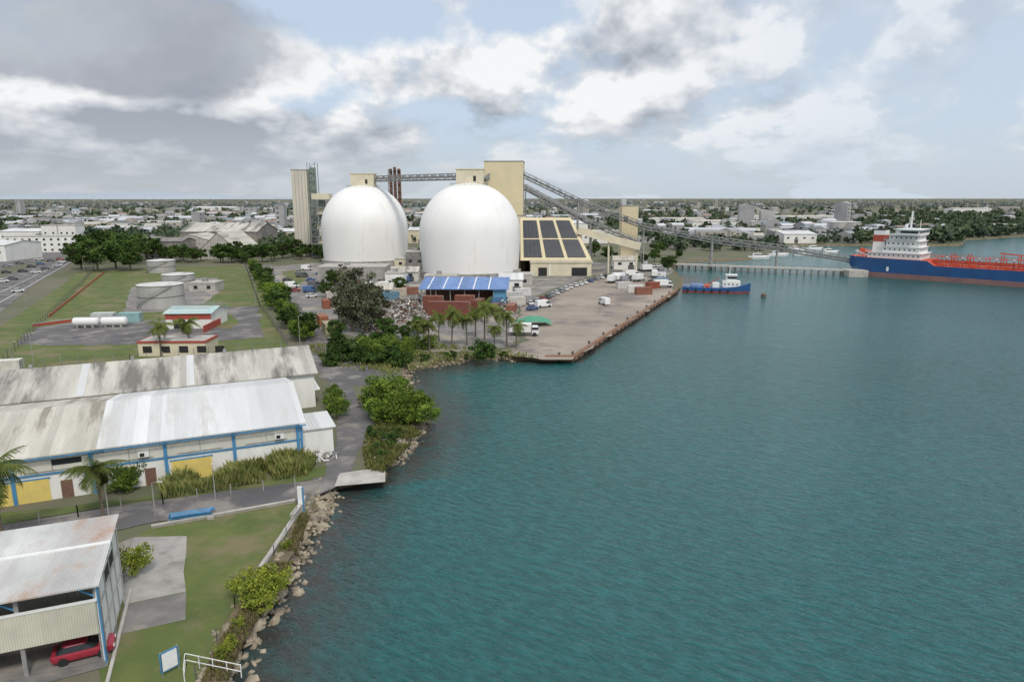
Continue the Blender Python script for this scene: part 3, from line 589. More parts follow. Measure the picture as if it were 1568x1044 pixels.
for lv in range(8):
    z=lv*4.2
    o.box('floors',steel,-7,7,0,10,z+4,z+4.15)
    for x in (-7,-2.3,2.3,7):
        for y in (0,10): o.beam('columns',steel,(x,y,z),(x,y,z+4.2),.35)
    o.beam('braces',steel,(-7,0,z),(-2.3,0,z+4.2),.2); o.beam('braces',steel,(7,0,z),(2.3,0,z+4.2),.2)
    if lv%2: o.cyl('vessel',steelg,(random.uniform(-3,3),5),2,z+.2,z+3.8,16)
    else: o.box('cladding',creamY,-4,5,2,8,z+.2,z+3.6)
o.box('top_house',creamY,-6,4,1,9,33.8,37); o.done()
o=Obj('chimney_stack',(R(605,280,520).x,520,ZL))
hz=R(605,258,520).z-ZL
for x in (-3,0,3): o.cyl('flues',brick,(x,0),1.1,0,hz+(1.2 if x==0 else 0),14); o.cyl('flue_tips',dark,(x,0),1.15,hz-3,hz-1,14)
for z in range(0,int(hz)-4,5):
    for x in (-4.5,4.5): o.beam('frame',brick,(x,-2,z),(x,-2,z+5),.5)
    o.beam('frame',brick,(-4.5,-2,z),(4.5,-2,z),.4); o.beam('frame',brick,(-4.5,-2,z),(4.5,-2,z+5),.3); o.beam('frame',brick,(4.5,-2,z),(-4.5,-2,z+5),.3)
o.done()
def conveyor(name,P,w=3,h=2.6,legs=True,cov=creamY,step=3.2,legat=None):
    o=Obj(name)
    for p,q in zip(P[:-1],P[1:]):
        o.truss('truss',steel,p,q,w,h,step,.28); o.beam('belt_deck',steeld,p+Vector((0,0,.3)),q+Vector((0,0,.3)),w*.8,.3)
        o.beam('belt_cover',steel,p+Vector((0,0,1.5)),q+Vector((0,0,1.5)),w*.45,.9)
        if legs:
            n_=max(1,int((q-p).length/28))
            for i in range(n_+1):
                c=p.lerp(q,i/n_); d=(q-p).normalized(); a=d.cross(Vector((0,0,1))).normalized()
                if c.z>3:
                    for sg in (-1,1): o.beam('trestle',steel,c+a*sg*w*.45,Vector((c.x,c.y,0))+a*sg*(w*.45+c.z*.06),.4)
                    for f in (.25,.5,.75): o.beam('trestle',steel,c*1+Vector((0,0,-c.z*f))+a*(w*.45+c.z*f*.06),c+Vector((0,0,-c.z*f))-a*(w*.45+c.z*f*.06),.25)
    o.done()
conveyor('dome_conveyor_gallery',[Vector((cL.x+6,369,HL+1.5)),Vector((cR.x-5,313,HR+1.0))],3,2.8,False)
conveyor('dome_conveyor_gallery',[Vector((cR.x+6,312,HR)),R(745,275,336)],3,3,False)
CP=[R(801,272,342),R(885,312,342),R(985,350,345),R(1090,371,348),R(1190,383,342),R(1306,402,330)]
conveyor('ship_conveyor',CP,3,3,True)
conveyor('yard_conveyor',[R(803,290,340),R(905,345,325),R(975,374,322)],2.6,2.6,True)
o,W,H=PB('transfer_tower',953,978,315,352,9,cream); o.box('opening',dark,-W+1,-W+3,-.06,-.003,H-8,H-5); o.done()
o=Obj('transfer_gallery'); p,q=R(885,352,320),R(980,377,318)
o.beam('gallery',creamY,p,q,3.2,3.2)
for t in (.05,.5,.95):
    c=p.lerp(q,t); o.beam('legs',creamY,c+Vector((0,0,-1.6)),Vector((c.x,c.y,ZL)),.8)
o.done()
o=Obj('jetty'); p,q=Q(1035,404,2.4),Q(1312,414,2.4)
o.beam('deck',concl,p,q,5,.7)
n_=26; a=(q-p).normalized().cross(Vector((0,0,1)))
for i in range(n_+1):
    c=p.lerp(q,i/n_); 
    for sg in (-1,1): o.beam('piles',concd,c+a*2*sg,Vector((c.x,c.y,-1))+a*2*sg,.6)
    o.beam('rail_posts',steel,c-a*2.4,c-a*2.4+Vector((0,0,1.5)),.1)
o.beam('rail',steel,p-a*2.4+Vector((0,0,1.5)),q-a*2.4+Vector((0,0,1.5)),.12)
o.box('dolphin',concl,q.x-6,q.x+3,q.y-5,q.y+4,-1,3); o.done()
# ---------------------------------------------------------------- solar-clad hall
o=Obj('solar_hall',(R(797,400,312).x,312,ZL),0)
W=R(905,400,312).x-R(797,400,312).x; zt=R(800,333,326).z-ZL; zb=R(800,394,313).z-ZL; xt=W*.74
o.box('plinth_walls',creamY,4.5,W,-2.5,14,0,zb-1.2)
o.poly('sloped_front',cream,[(0,0,zb-1.2),(W+.4,0,zb-1.2),(xt,13,zt),(0,13,zt),(0,30,0),(W+.4,30,0),(xt,17,zt),(0,17,zt),(0,0,0),(W+.4,0,0)],[(0,1,2,3),(2,6,7,3),(6,5,4,7),(1,9,5,6,2),(0,3,7,4,8)])
o.box('cornice',creamY,4.2,W+.4,-2.9,-2.5,zb-2.0,zb-.9); o.box('lower_canopy',steel,4.5,W,-2.5,0,zb-1.15,zb-1.0)
for x0,x1 in ((8,12),(W-9,W-2)): o.box('openings',dark,x0,x1,-2.56,-2.503,0,3.8)
o.box('mullion',lampw,13,13.6,-2.6,-2.503,0,zb-2)
def fp(s_,t):
    zz=zb-1.2+(zt-zb+1.2)*t; yy=13*t; xr=(W+.4)+(xt-W-.4)*t; nrm=Vector((0,-(zt-zb+1.2),13)).normalized(); return Vector((xr*s_,yy,zz))+nrm*.35
for i in range(3):
    for j in range(2):
        a0=.05+i*.315; a1=a0+.26; t0=.07+j*.45; t1=t0+.41
        v=[fp(a0,t0),fp(a1,t0),fp(a1,t1),fp(a0,t1)]; bk=[x-Vector((0,-.25,.15)) for x in v]
        o.poly('solar_panels',solar,v+bk,[(0,1,2,3),(0,4,5,1),(1,5,6,2),(2,6,7,3),(3,7,4,0)])
        for k_ in range(1,4):
            p=v[0].lerp(v[1],k_/4); q=v[3].lerp(v[2],k_/4); o.beam('panel_frames',steeld,p,q,.1)
        for k_ in range(1,4):
            p=v[0].lerp(v[3],k_/4); q=v[1].lerp(v[2],k_/4); o.beam('panel_frames',steeld,p,q,.08)
o.done()
def hall(name,u0,u1,v,h,dep,wm_,rm,rise=1.8,rot=0,along='x',wins=True):
    a,b_=Q(u0,v),Q(u1,v); W=(b_-a).length/2; o=Obj(name,(a+b_)/2,rot)
    o.gable('roof',wm_,rm,-W,W,0,dep,0,h,h+rise,.4,along=along)
    if wins:
        n_=max(2,int(W*2/6))
        for i in range(n_):
            x=-W+(i+.5)*2*W/n_; o.box('windows',glass,x-.9,x+.9,-.07,-.003,h*.5,h*.5+1.2)
            if i%4==1: o.box('doors',steeld,x-1.5,x+1.5,-.07,-.003,0,min(3.2,h*.48))
    o.done()
def flat(name,u0,u1,v,h,dep,wm_,rot=0,fl=2):
    a,b_=Q(u0,v),Q(u1,v); W=(b_-a).length/2; o=Obj(name,(a+b_)/2,rot)
    o.box('walls',wm_,-W,W,0,dep,0,h); o.box('parapet',concl,-W-.15,W+.15,-.15,dep+.15,h,h+.5)
    for f in range(fl):
        n_=max(2,int(W*2/4))
        for i in range(n_):
            x=-W+(i+.5)*2*W/n_; o.box('windows',glass,x-.7,x+.7,-.06,-.003,h/fl*f+1,h/fl*f+2.3)
    o.box('rooftop_unit',steel,-W*.3,-W*.3+2,dep*.4,dep*.6,h+.5,h+1.8); o.done()
o=Obj('blue_roof_workshop',Q(646,466),-.03); Lw=(Q(768,460)-Q(646,466)).length
slope(o,'roof',bluer,-1,Lw+1,-1,15,5.2,7.4,.2); o.box('walls',wallg,0,Lw,9,14.5,0,5.9); o.box('side_wall',mat('blue_wall',(.14,.34,.50),(.10,.27,.42),.4),Lw-4,Lw,0,9,0,5.2); o.box('inner_wall',rustm,0.1,Lw-4,8.8,8.97,0,5.9)
for i in range(5): slope(o,'roof_lights',lampw,2+i*5,2.4+i*5,-.9,14.9,5.42,7.6,.03)
for i in range(6): o.beam('columns',steel,(i*(Lw-4)/5,.1,0),(i*(Lw-4)/5,.1,5.2),.25)
o.done()
hall('workshop',765,800,448,5,10,wallw,roofnew); flat('substation',605,640,420,7,10,creamY); flat('dome_base_building',487,590,436,7,14,conc,fl=1)
flat('pump_house',590,618,438,5,8,wallw,fl=1); hall('grey_shed',595,640,430,4,7,wallg,roofold); flat('control_block',622,650,424,11,9,concd)
flat('office_block',870,905,410,5,10,creamY); flat('plant_room',650,700,438,4,8,creamY,fl=1); flat('plant_room',770,815,436,4,9,concl,fl=1)
hall('storage_shed',575,600,458,3.6,7,wallg,roofmid); hall('storage_shed',940,975,412,4.5,9,wallw,roofmid); hall('storage_shed',655,680,452,4,6,concd,roofold)
hall('long_warehouse',388,500,372,9,30,creamY,roofnew); hall('long_warehouse',780,900,362,12,30,wallw,roofnew); hall('long_warehouse',890,960,372,8,22,wallw,roofmid)
hall('long_warehouse',625,650,372,10,25,creamY,roofnew)
hall('grey_hangar',278,395,385,13,40,concd,roofold,5); hall('grey_hangar',255,330,392,9,25,concl,roofmid,4,along='y'); hall('grey_hangar',300,372,396,3,35,concl,roofmid,12,along='y',wins=False)
hall('factory_shed',225,280,396,10,18,concd,concd); flat('factory_block',222,238,397,12,10,conc)
flat('white_office_building',14,115,386,10,20,wallw,.15,3); hall('white_warehouse',0,62,372,9,30,wallw,roofnew); flat('white_office_building',66,90,374,14,12,wallw); flat('white_office_building',92,118,374,14,12,wallw); hall('white_warehouse',98,152,357,9,40,creamY,roofmid)
hall('white_warehouse',-120,10,400,9,30,wallw,roofnew)
def tank(u,v,r,h):
    c=Q(u,v); o=Obj('fuel_tank',(c.x,c.y+r,ZL)); o.cyl('shell',tankm,(0,0),r,0,h,48,cap=False); o.cyl('roof_cone',tankr,(0,0),r+.12,h,h+.7,48,.3)
    for z in (h*.5,h-.2): o.cyl('wind_girder',steeld,(0,0),r+.1,z,z+.14,48)
    for i in range(14):
        a0=-2.6+i*.14; a1=a0+.14; z0=i*h/14; z1=(i+1)*h/14; rr=r+.4; o.beam('spiral_stair',steeld,(rr*math.cos(a0),rr*math.sin(a0),z0),(rr*math.cos(a1),rr*math.sin(a1),z1),.25,.1); o.beam('spiral_stair',steeld,(rr*math.cos(a0),rr*math.sin(a0),z0+1),(rr*math.cos(a1),rr*math.sin(a1),z1+1),.06)
    o.done(smooth=('shell',))
tank(232,474,6.9,7.4); tank(263,441,6.0,5.0); tank(238,418,6.2,5.6)
flat('pump_building',290,330,446,3,8,concl,fl=1)
o=Obj('red_white_depot',Q(255,503),.05); Lw=(Q(328,500)-Q(255,503)).length; o.gable('roof',wallw,teal,0,Lw,0,12,0,4.2,5.2); o.box('red_band',redp,-.03,Lw+.03,-.08,-.003,2.6,4.0); o.box('doors',dark,2,5,-.07,-.003,0,2.4); o.box('fence_wall',redp,Lw,Lw+.3,-6,6,0,1.8)
for i in range(5): o.beam('roof_rail',steel,(0,i*3,5.6),(Lw,i*3,5.6),.12)
o.done()
o=Obj('cream_gatehouse',Q(213,545),.03); Lw=(Q(322,540)-Q(213,545)).length; o.box('walls',creamY,0,Lw,0,7,0,3); o.box('red_parapet',redp,-.15,Lw+.15,-.15,7.15,3,3.4); o.box('roof_deck',concl,.3,Lw-.3,.3,6.7,3.42,3.46)
for i in range(5): o.box('openings',dark,1+i*4,3+i*4,-.06,-.003,.8,2.3)
o.done()
def fence(name,px,h=2,step=3,m=steel,rails=4,mesh=True,dz=0,t=.1):
    o=Obj(name); P=[Q(*p)+Vector((0,0,dz)) for p in px]
    for p,q in zip(P[:-1],P[1:]):
        n_=max(1,int((q-p).length/step))
        for i in range(n_+1): c=p.lerp(q,i/n_); o.beam('posts',m,c,c+Vector((0,0,h)),t)
        for k_ in range(rails): z=Vector((0,0,h*(k_+1)/rails-.05)); o.beam('wires',steeld if m!=lampw else m,p+z,q+z,.022 if m!=lampw else .05)
    o.done()
def wall(name,px,h,m,t=.3,cop=True):
    o=Obj(name); P=[Q(*p) for p in px]
    for p,q in zip(P[:-1],P[1:]):
        o.beam('panels',m,p+Vector((0,0,h/2)),q+Vector((0,0,h/2)),t,h)
        if cop: o.beam('coping',concl,p+Vector((0,0,h+.06)),q+Vector((0,0,h+.06)),t+.12,.12)
    o.done()
fence('chain_link_fence',[(-60,822),(0,812),(120,792),(250,772),(452,745)],1.5,3,conc,t=.09); fence('chain_link_fence',[(40,560),(200,556),(430,532)],2,3,steel); fence('chain_link_fence',[(440,528),(398,470),(375,405)],2,4,steeld)
fence('chain_link_fence',[(0,560),(130,430),(145,412)],2,4,steeld); fence('chain_link_fence',[(300,1040),(360,930),(420,850),(455,790)],1.2,4,steeld,2,False,t=.06)
wall('red_wall',[(50,500),(110,492)],.8,redp); wall('red_wall',[(75,485),(160,417)],.6,redp,.2,False); wall('sea_wall',[(448,800),(462,782),(466,770)],.9,concl,.4); wall('kerb_wall',[(232,808),(452,768)],.25,conc,.25)
wall('sea_wall',[(400,872),(448,800)],.3,conc,.4)
fence('jetty_railing',[(283,1043),(285,1018),(370,1036)],1.1,1.2,lampw,2,False,t=.06)
o=Obj('notice_board',Q(262,1030),.9); o.box('panel',blue,-.7,.7,-.04,.04,.4,2.0); o.box('face',lampw,-.55,.55,-.05,-.043,.5,1.9); o.beam('post',steel,(-.6,0,0),(-.6,0,2.1),.08); o.beam('post',steel,(.6,0,0),(.6,0,2.1),.08); o.done()
def lamp(u,v,h,name='street_lamp',rot=0):
    o=Obj(name,Q(u,v),rot); o.cyl('pole',conc,(0,0),.08,0,h,8,.045); o.beam('arm',conc,(0,0,h),(.7,0,h+.15),.06); o.box('luminaire',concl,.6,1.2,-.11,.11,h+.1,h+.22); o.done()
for u,v,h,r_ in ((238,790,4,0),(168,800,4.5,1),(52,560,7,0),(460,535,8,1),(130,425,9,0),(150,405,9,1),(40,462,9,.5),(392,470,7,2),(328,470,6,1),(500,560,6,0),(85,410,10,1),(20,560,5,1),(330,765,4,2),(600,500,9,0),(660,470,10,1),(820,462,10,0),(930,425,12,1),(1010,425,12,2),(440,445,9,1),(415,415,9,1)): lamp(u,v,h,rot=r_)
o=Obj('white_gate_post',Q(461,782),0); o.box('panel',lampw,-.25,.25,-.1,.1,0,3.0); o.box('stripe',blue,.25,.4,-.08,.08,0,2.9); o.done()
# ---------------------------------------------------------------- tanker ship
p0=Q(1306,421,0); p1=Q(1568,440,0); hd=math.atan2(p1.y-p0.y,p1.x-p0.x)
o=Obj('tanker_ship',p0,hd); B=9.5; LS=125
secs=[(-3,.72,9.2,5),(0,.86,9.0,1.5),(6,.97,8.8,-.5),(20,1,8.7,-1),(30,1,8.6,-1),(33,1,6.6,-1),(95,1,6.6,-1),(110,.8,7.6,-1),(120,.4,9,-.8),(126,.04,10,0)]
wl=2.2
def hullpart(part,m,zlo,zhi):
    vs=[];fs=[]
    for x,bw,tp,bt in secs:
        lo=max(bt,-1) if zlo is None else max(zlo,bt); hi=tp if zhi is None else max(zhi,lo)
        wlo=bw*B*(1 if x<100 else .85)
        vs+=[(x,B-wlo,lo),(x,B-bw*B,hi),(x,B+bw*B,hi),(x,B+wlo,lo)]
    for i in range(len(secs)-1):
        a=i*4; b_=a+4
        fs+=[(a,b_,b_+1,a+1),(a+2,b_+2,b_+3,a+3)]
    fs.append((0,1,2,3)); o.poly(part,m,vs,fs); return vs
hullpart('antifouling',hullr,None,wl); hv=hullpart('hull',hullb,wl+.003,None)
fs=[]
for i in range(len(secs)-1): a=i*4; fs.append((a+1,a+5,a+6,a+2))
o.poly('deck',redd,[(v[0],v[1]+(.15 if k_%4==1 else -.15 if k_%4==2 else 0),v[2]-.02) for k_,v in enumerate(hv)],fs)
o.box('name_panel',lampw,14,15,-.06,-.004,3,5)
for i,(x0,x1,y0,y1,z0,z1) in enumerate(((5,27,1.5,17.5,8.7,11.4),(11,26,2.2,16.8,11.4,14.1),(12,25.5,3,16,14.1,16.8),(13,25,3,16,16.8,19.4),(16,25.5,.5,18.5,19.4,22.0))):
    o.box('superstructure',lampw,x0,x1,y0,y1,z0,z1-.15); o.box('deck_edge',lampw,x0-1,x1+.6,y0-.6,y1+.6,z1-.15,z1)
    nw=int((x1-x0)/2)
    for k_ in range(nw):
        x=x0+1+k_*2; zz=z0+1.1
        if i<4: o.box('portholes',glass,x-.28,x+.28,y0-.05,y0-.003,zz,zz+.7)
    if i==4: o.box('bridge_windows',glass,x0+2,x1-.4,y0-.05,y0-.003,z0+1,z0+1.9); o.box('bridge_windows',glass,x1+.003,x1+.05,y0+.5,y1-.5,z0+1,z0+1.9)
    else:
        for k_ in range(7): o.box('portholes',glass,x1+.003,x1+.05,y0+1.2+k_*1.9,y0+1.8+k_*1.9,z0+1,z0+1.8)
    for k_ in range(int((x1-x0)/1.5)): o.beam('railing',lampw,(x0-.9+k_*1.5,y0-.5,z1),(x0-.9+k_*1.5,y0-.5,z1+1),.07)
    o.beam('railing',lampw,(x0-.9,y0-.5,z1+1),(x1+.5,y0-.5,z1+1),.08); o.beam('railing',lampw,(x0-.9,y0-.5,z1+.5),(x1+.5,y0-.5,z1+.5),.06)
o.box('funnel',lampw,5.5,10.5,6,12,11.4,21); o.box('funnel_band',redp,5.4,10.6,5.9,12.1,16,19); o.box('funnel_top',dark,6,10,6.5,11.5,21,21.6)
for y in (8,10): o.cyl('exhaust',dark,(7.5,y),.4,21.6,23,8)
o.beam('mast',lampw,(20,9,22),(20,9,30),.6); o.beam('mast',lampw,(18,9,22),(20,9,27),.3); o.beam('mast_yard',lampw,(20,5.5,26),(20,12.5,26),.25); o.beam('mast_yard',lampw,(20,7,28),(20,11,28),.2); o.box('radar',lampw,19.4,20.6,7,11,26.6,26.9); o.beam('mast',lampw,(23,12,22),(23,12,26),.2); o.cyl('satdome',lampw,(17,13),.9,22,24,12,.5)
o.poly('lifeboat',redd,[(1,2,11.5),(7,2,9.6),(7,4,9.6),(1,4,11.5),(1.5,2.2,13),(7,2.2,11.4),(7,3.8,11.4),(1.5,3.8,13)],[(0,1,5,4),(1,2,6,5),(2,3,7,6),(3,0,4,7),(4,5,6,7),(0,3,2,1)]); o.beam('davit',lampw,(-.5,1.6,11.6),(8,1.6,9),.3); o.beam('davit',lampw,(-.5,4.4,11.6),(8,4.4,9),.3); o.beam('davit',lampw,(0,3,8.8),(0,3,12),.4)
for k_,y in enumerate((5,6.4,7.8,9.2,10.6,12)): o.beam('deck_pipes',redd if k_%2 else redp,(29,y,8.0+.2*(k_%3)),(108,y,8.0+.2*(k_%3)),.5)
for x in range(33,112,6):
    o.beam('pipe_supports',redd,(x,4,6.6),(x,4,10.3),.3); o.beam('pipe_supports',redd,(x,13,6.6),(x,13,10.3),.3); o.beam('pipe_supports',redd,(x,4,10.3),(x,13,10.3),.3); o.box('hatches',redd,x+1,x+3,1.5,3.2,6.6,7.7); o.cyl('vents',redp,(x+4,2.2),.25,6.6,10.3,8); o.box('vent_heads',lampw,x+3.7,x+4.3,1.9,2.5,10.3,10.8)
o.beam('catwalk',redd,(29,9,10.2),(112,9,10.2),1.4,.15)
for zz in (10.8,11.3): o.beam('catwalk_rail',redd,(29,8.3,zz),(112,8.3,zz),.07)
for x in range(31,112,2): o.beam('deck_railing',redd,(x,.25,6.6),(x,.25,7.8),.1); o.beam('catwalk_rail',redd,(x,8.3,10.2),(x,8.3,11.3),.07)
for zz in (7.2,7.8): o.beam('deck_railing',redd,(33,.25,zz),(112,.25,zz),.09)
for x in range(0,30,2): o.beam('stern_railing',lampw,(x,.9 if x<4 else .3,8.7),(x,.9 if x<4 else .3,9.9),.09)
o.beam('stern_railing',lampw,(4,.3,9.9),(30,.3,9.9),.09)
for x in (62,66,70): o.beam('manifold',steel,(x,1,8),(x,17,8),.5); o.box('manifold_frame',redd,x-.4,x+.4,1.4,2.2,6.6,9.4)
o.beam('hose_crane',redd,(66,9,6.6),(66,9,12.5),.8); o.beam('hose_crane',redd,(66,9,12),(55,7,13),.5)
for x in (38,44,56,62): o.beam('deck_posts',redd,(x,6,6.6),(x,6,12.0),.35); o.beam('deck_posts',redd,(x,12,6.6),(x,12,12.0),.35)
o.beam('foremast',redd,(104,9.5,7),(104,9.5,17),.5)
o.done()
# ---------------------------------------------------------------- work boat
p0=Q(1045,447,0); p1=Q(1148,450,0); hd=math.atan2(p1.y-p0.y,p1.x-p0.x); LB=(p1-p0).length
o=Obj('supply_boat',p0,hd); secs=[(0,.85,2.2),(2,1,2.0),(LB*.6,1,2.0),(LB*.8,.9,2.6),(LB*.93,.5,3.3),(LB*1.02,.03,3.9)]; B=3.4
for part,m,z0_,z1_ in (('antifouling',redp,-.5,.7),('hull',hullb,.7,None)):
    vs=[];fs=[]
    for x,bw,tp in secs: hi=z1_ or tp; k2=bw*(.9 if z0_<0 else 1); xx=x-(.6 if (z0_<0 and x>LB*.9) else 0); vs+=[(xx,B-k2*B,z0_),(x,B-bw*B,hi),(x,B+bw*B,hi),(xx,B+k2*B,z0_)]
    for i in range(len(secs)-1): a=i*4; fs+=[(a,a+4,a+5,a+1),(a+2,a+6,a+7,a+3)]
    if z1_ is None:
        for i in range(len(secs)-1): a=i*4; fs.append((a+1,a+5,a+6,a+2))
    fs.append((0,1,2,3)); o.poly(part,m,vs,fs)
o.box('deckhouse',lampw,LB*.6,LB*.86,1.2,5.6,2.2,4.6); o.box('wheelhouse',lampw,LB*.65,LB*.8,1.6,5.2,4.6,6.8); o.box('wheelhouse_windows',glass,LB*.65+.3,LB*.8+.04,1.55,5.25,5.5,6.3); o.box('wheelhouse_roof',lampw,LB*.64,LB*.815,1.3,5.5,6.8,7)
for i in range(4): o.box('portholes',glass,LB*(.62+.06*i),LB*(.62+.06*i)+.5,1.14,1.197,3.2,3.7)
o.box('cargo',bluer,LB*.12,LB*.3,1.2,4.5,2,3.2); o.box('cargo_crate',redd,LB*.33,LB*.42,1.5,4,2,3.2); o.box('cargo_crate',lampw,LB*.45,LB*.55,1.5,4.5,2,3.8); o.beam('mast',lampw,(LB*.7,3.4,7),(LB*.7,3.4,10.5),.2); o.beam('mast',redp,(LB*.7,2,9),(LB*.7,4.8,9),.15)
for x in range(0,int(LB*.6),2): o.beam('rail',lampw,(x,.15,2.1),(x,.15,3.1),.08)
o.beam('rail',lampw,(0,.15,3.1),(LB*.6,.15,3.1),.08); o.beam('derrick',redp,(LB*.3,3,2),(LB*.55,3,5.6),.25)
for x in range(2,int(LB*.8),3): o.cyl('fender',tyre,(x,-.25),.3,.6,1.5,8)
o.done()
o=Obj('mooring_buoy',Q(1169,455,0)); o.cyl('float',steeld,(0,0),.9,-.3,1.1,16); o.cyl('cap',rustm,(0,0),.9,1.1,1.6,16,.3); o.beam('ring',steel,(0,0,1.5),(0,0,2.2),.15); o.done()
for u,v,h in ((1215,384,.1),(1245,383,.2),(1160,396,0),(1190,392,.1),(1228,391,.1),(1268,388,.2)):
    o=Obj('small_boat',Q(u,v,0),h); o.poly('hull',random.choice([lampw,hullb,lampw]),[(-6,-1.6,1.5),(4,-1.6,1.5),(8,0,2.2),(4,1.6,1.5),(-6,1.6,1.5),(-5.5,-1.2,-.3),(4,-1.2,-.3),(6.5,0,-.3),(4,1.2,-.3),(-5.5,1.2,-.3)],[(0,1,6,5),(1,2,7,6),(2,3,8,7),(3,4,9,8),(4,0,5,9),(0,4,3,2,1)]); o.box('cabin',lampw,-3,2,-1,1,1.5,3.4); o.box('cabin_glass',glass,-2.6,2.04,-1.04,1.04,2.4,3); o.beam('mast',lampw,(0,0,3.4),(0,0,7),.12); o.done()
for u,v,r_,h in ((1288,362,9,13),(1308,362,9,13)): tank(u,v,r_,h)
# ---------------------------------------------------------------- distant town and trees
def inwater(x,y):
    c=False; j=len(ring)-1
    for i in range(len(ring)):
        if (ring[i].y>y)!=(ring[j].y>y) and x<(ring[j].x-ring[i].x)*(y-ring[i].y)/(ring[j].y-ring[i].y)+ring[i].x: c=not c
        j=i
    return not c
far_roof=[mat('far_white_roof',(.60,.61,.63),(.46,.47,.50),.02),mat('far_grey_roof',(.34,.35,.37),(.24,.25,.27),.02),mat('far_cream_roof',(.46,.43,.37),(.36,.34,.30),.02),mat('far_terracotta_roof',(.32,.19,.14),(.24,.16,.13),.02),mat('far_dark_roof',(.18,.19,.20),(.13,.14,.15),.02),mat('far_blue_roof',(.22,.32,.40),(.2,.28,.34),.02)]  # distance haze put into the roof colours as muted tones
far_wall=mat('far_wall',(.46,.45,.44),(.30,.30,.30),.03)  # wall colour muted the same way to stand for haze
town=Obj('distant_town_buildings')
def simple(o,x,y,w_,d_,h,rt,rm,rise):
    c_,s_=math.cos(rt),math.sin(rt); 
    def tr(a,b_,z): return (x+a*c_-b_*s_,y+a*s_+b_*c_,z)
    z=ZL; P=[tr(-w_,-d_,z),tr(w_,-d_,z),tr(w_,d_,z),tr(-w_,d_,z),tr(-w_,-d_,z+h),tr(w_,-d_,z+h),tr(w_,d_,z+h),tr(-w_,d_,z+h),tr(-w_,0,z+h+rise),tr(w_,0,z+h+rise)]
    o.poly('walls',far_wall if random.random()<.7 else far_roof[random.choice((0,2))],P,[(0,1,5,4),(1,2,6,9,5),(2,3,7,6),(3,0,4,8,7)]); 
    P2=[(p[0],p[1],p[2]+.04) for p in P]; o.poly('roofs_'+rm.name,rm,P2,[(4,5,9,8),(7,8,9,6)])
    fl=max(1,int(h/4))
    for f in range(fl):
        for k_ in range(int(w_/3)):
            xx=-w_+1.5+k_*6
            if xx+2<w_: zz=z+h*(f+.3)/fl; o.poly('openings',steeld,[tr(xx,-d_-.1,zz),tr(xx+2.2,-d_-.1,zz),tr(xx+2.2,-d_-.1,zz+h*.4/fl),tr(xx,-d_-.1,zz+h*.4/fl)],[(0,1,2,3)])
for i in range(3600):
    u=random.uniform(-150,1720); v=302+ (random.random()**1.3)*68+3.2
    lim=366 if u<430 else 352 if u<960 else 372
    if v>lim: continue
    p=Q(u,v)
    dens=.55 if u<1000 else .42
    if u>1330 and v>322: dens=.10
    if u>1380 and v<318: dens=.25
    if noise.noise((p.x*.004,p.y*.0025,3))>.08: dens*=.25
    if random.random()>dens or inwater(p.x,p.y-10) or inwater(p.x+25,p.y): continue
    big=random.random()<.2; tall=random.random()<.03
    w_=random.uniform(10,30) if big else random.uniform(3,8); d_=random.uniform(9,18) if big else random.uniform(4,8)
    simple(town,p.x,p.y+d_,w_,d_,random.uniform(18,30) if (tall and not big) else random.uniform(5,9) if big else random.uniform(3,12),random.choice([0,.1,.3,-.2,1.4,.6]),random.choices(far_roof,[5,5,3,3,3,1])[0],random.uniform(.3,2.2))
town.done()
for u0,u1,v,h in ((1130,1290,342,9),(1060,1130,352,9),(1200,1250,372,7),(1120,1190,366,7),(1000,1080,345,8),(1460,1520,326,10),(300,360,322,9)): hall('industrial_warehouse',u0,u1,v,h,35,wallw,roofmid if u0%3 else roofnew,wins=True)
def forest(N,ur,vr,h0,h1,nq,dens_fn,grp):
    for i in range(N):
        u=random.uniform(*ur); v=random.uniform(*vr); p=Q(u,v)
        if inwater(p.x,p.y-2) or random.random()>dens_fn(u,v,p): continue
        h=random.uniform(h0,h1); r_=h*random.uniform(.4,.65)
        a=rng.normal(size=(nq,3)); a/=np.linalg.norm(a,axis=1)[:,None]; a*=rng.uniform(.55,1.0,(nq,1)); a*=np.array([r_,r_,h*.42]); a+=np.array([p.x,p.y,ZL+h*.52])
        grp.append((a,h*.15))
g1=[];g2=[]
nf_=lambda u,v,p: .95 if noise.noise((p.x*.006,p.y*.004,1))>-.15 else .35
forest(3800,(-150,1720),(318,372),6,12,34,lambda u,v,p: 0 if (430<u<960 and v>350) or (u<430 and v>366) else nf_(u,v,p),g1)
forest(900,(1310,1720),(330,374),7,12,50,lambda u,v,p: 0 if noise.noise((p.x*.01,p.y*.004,8))>.35 else 1,g1)
forest(600,(1000,1330),(352,384),5,9,40,lambda u,v,p:.45,g1)
forest(500,(-100,440),(360,385),6,12,46,lambda u,v,p:.0 if (u<125) else .6,g1)
forest(5600,(-200,1780),(304.0,320),8,16,14,lambda u,v,p: .9 if u>1000 else .8,g2)
forest(900,(430,1000),(330,372),6,10,34,lambda u,v,p:.5,g1)
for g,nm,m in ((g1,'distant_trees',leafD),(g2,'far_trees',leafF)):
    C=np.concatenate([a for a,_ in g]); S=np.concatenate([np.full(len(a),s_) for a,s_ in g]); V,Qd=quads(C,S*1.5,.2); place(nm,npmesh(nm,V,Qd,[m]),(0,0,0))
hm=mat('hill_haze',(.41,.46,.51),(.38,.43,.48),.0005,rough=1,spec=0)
hv=[];hf=[];N=80
for i in range(N+1):
    t=i/N; x=-15000+t*12500; hgt=(30+130*math.exp(-((t-.5)/.25)**2)+70*noise.noise((t*6,0,0))+40*noise.noise((t*19,2,0)))*min(1,(1-t)*5); hgt=max(5,hgt)
    hv+=[(x,14000,0),(x,15500,hgt),(x,17500,0)]
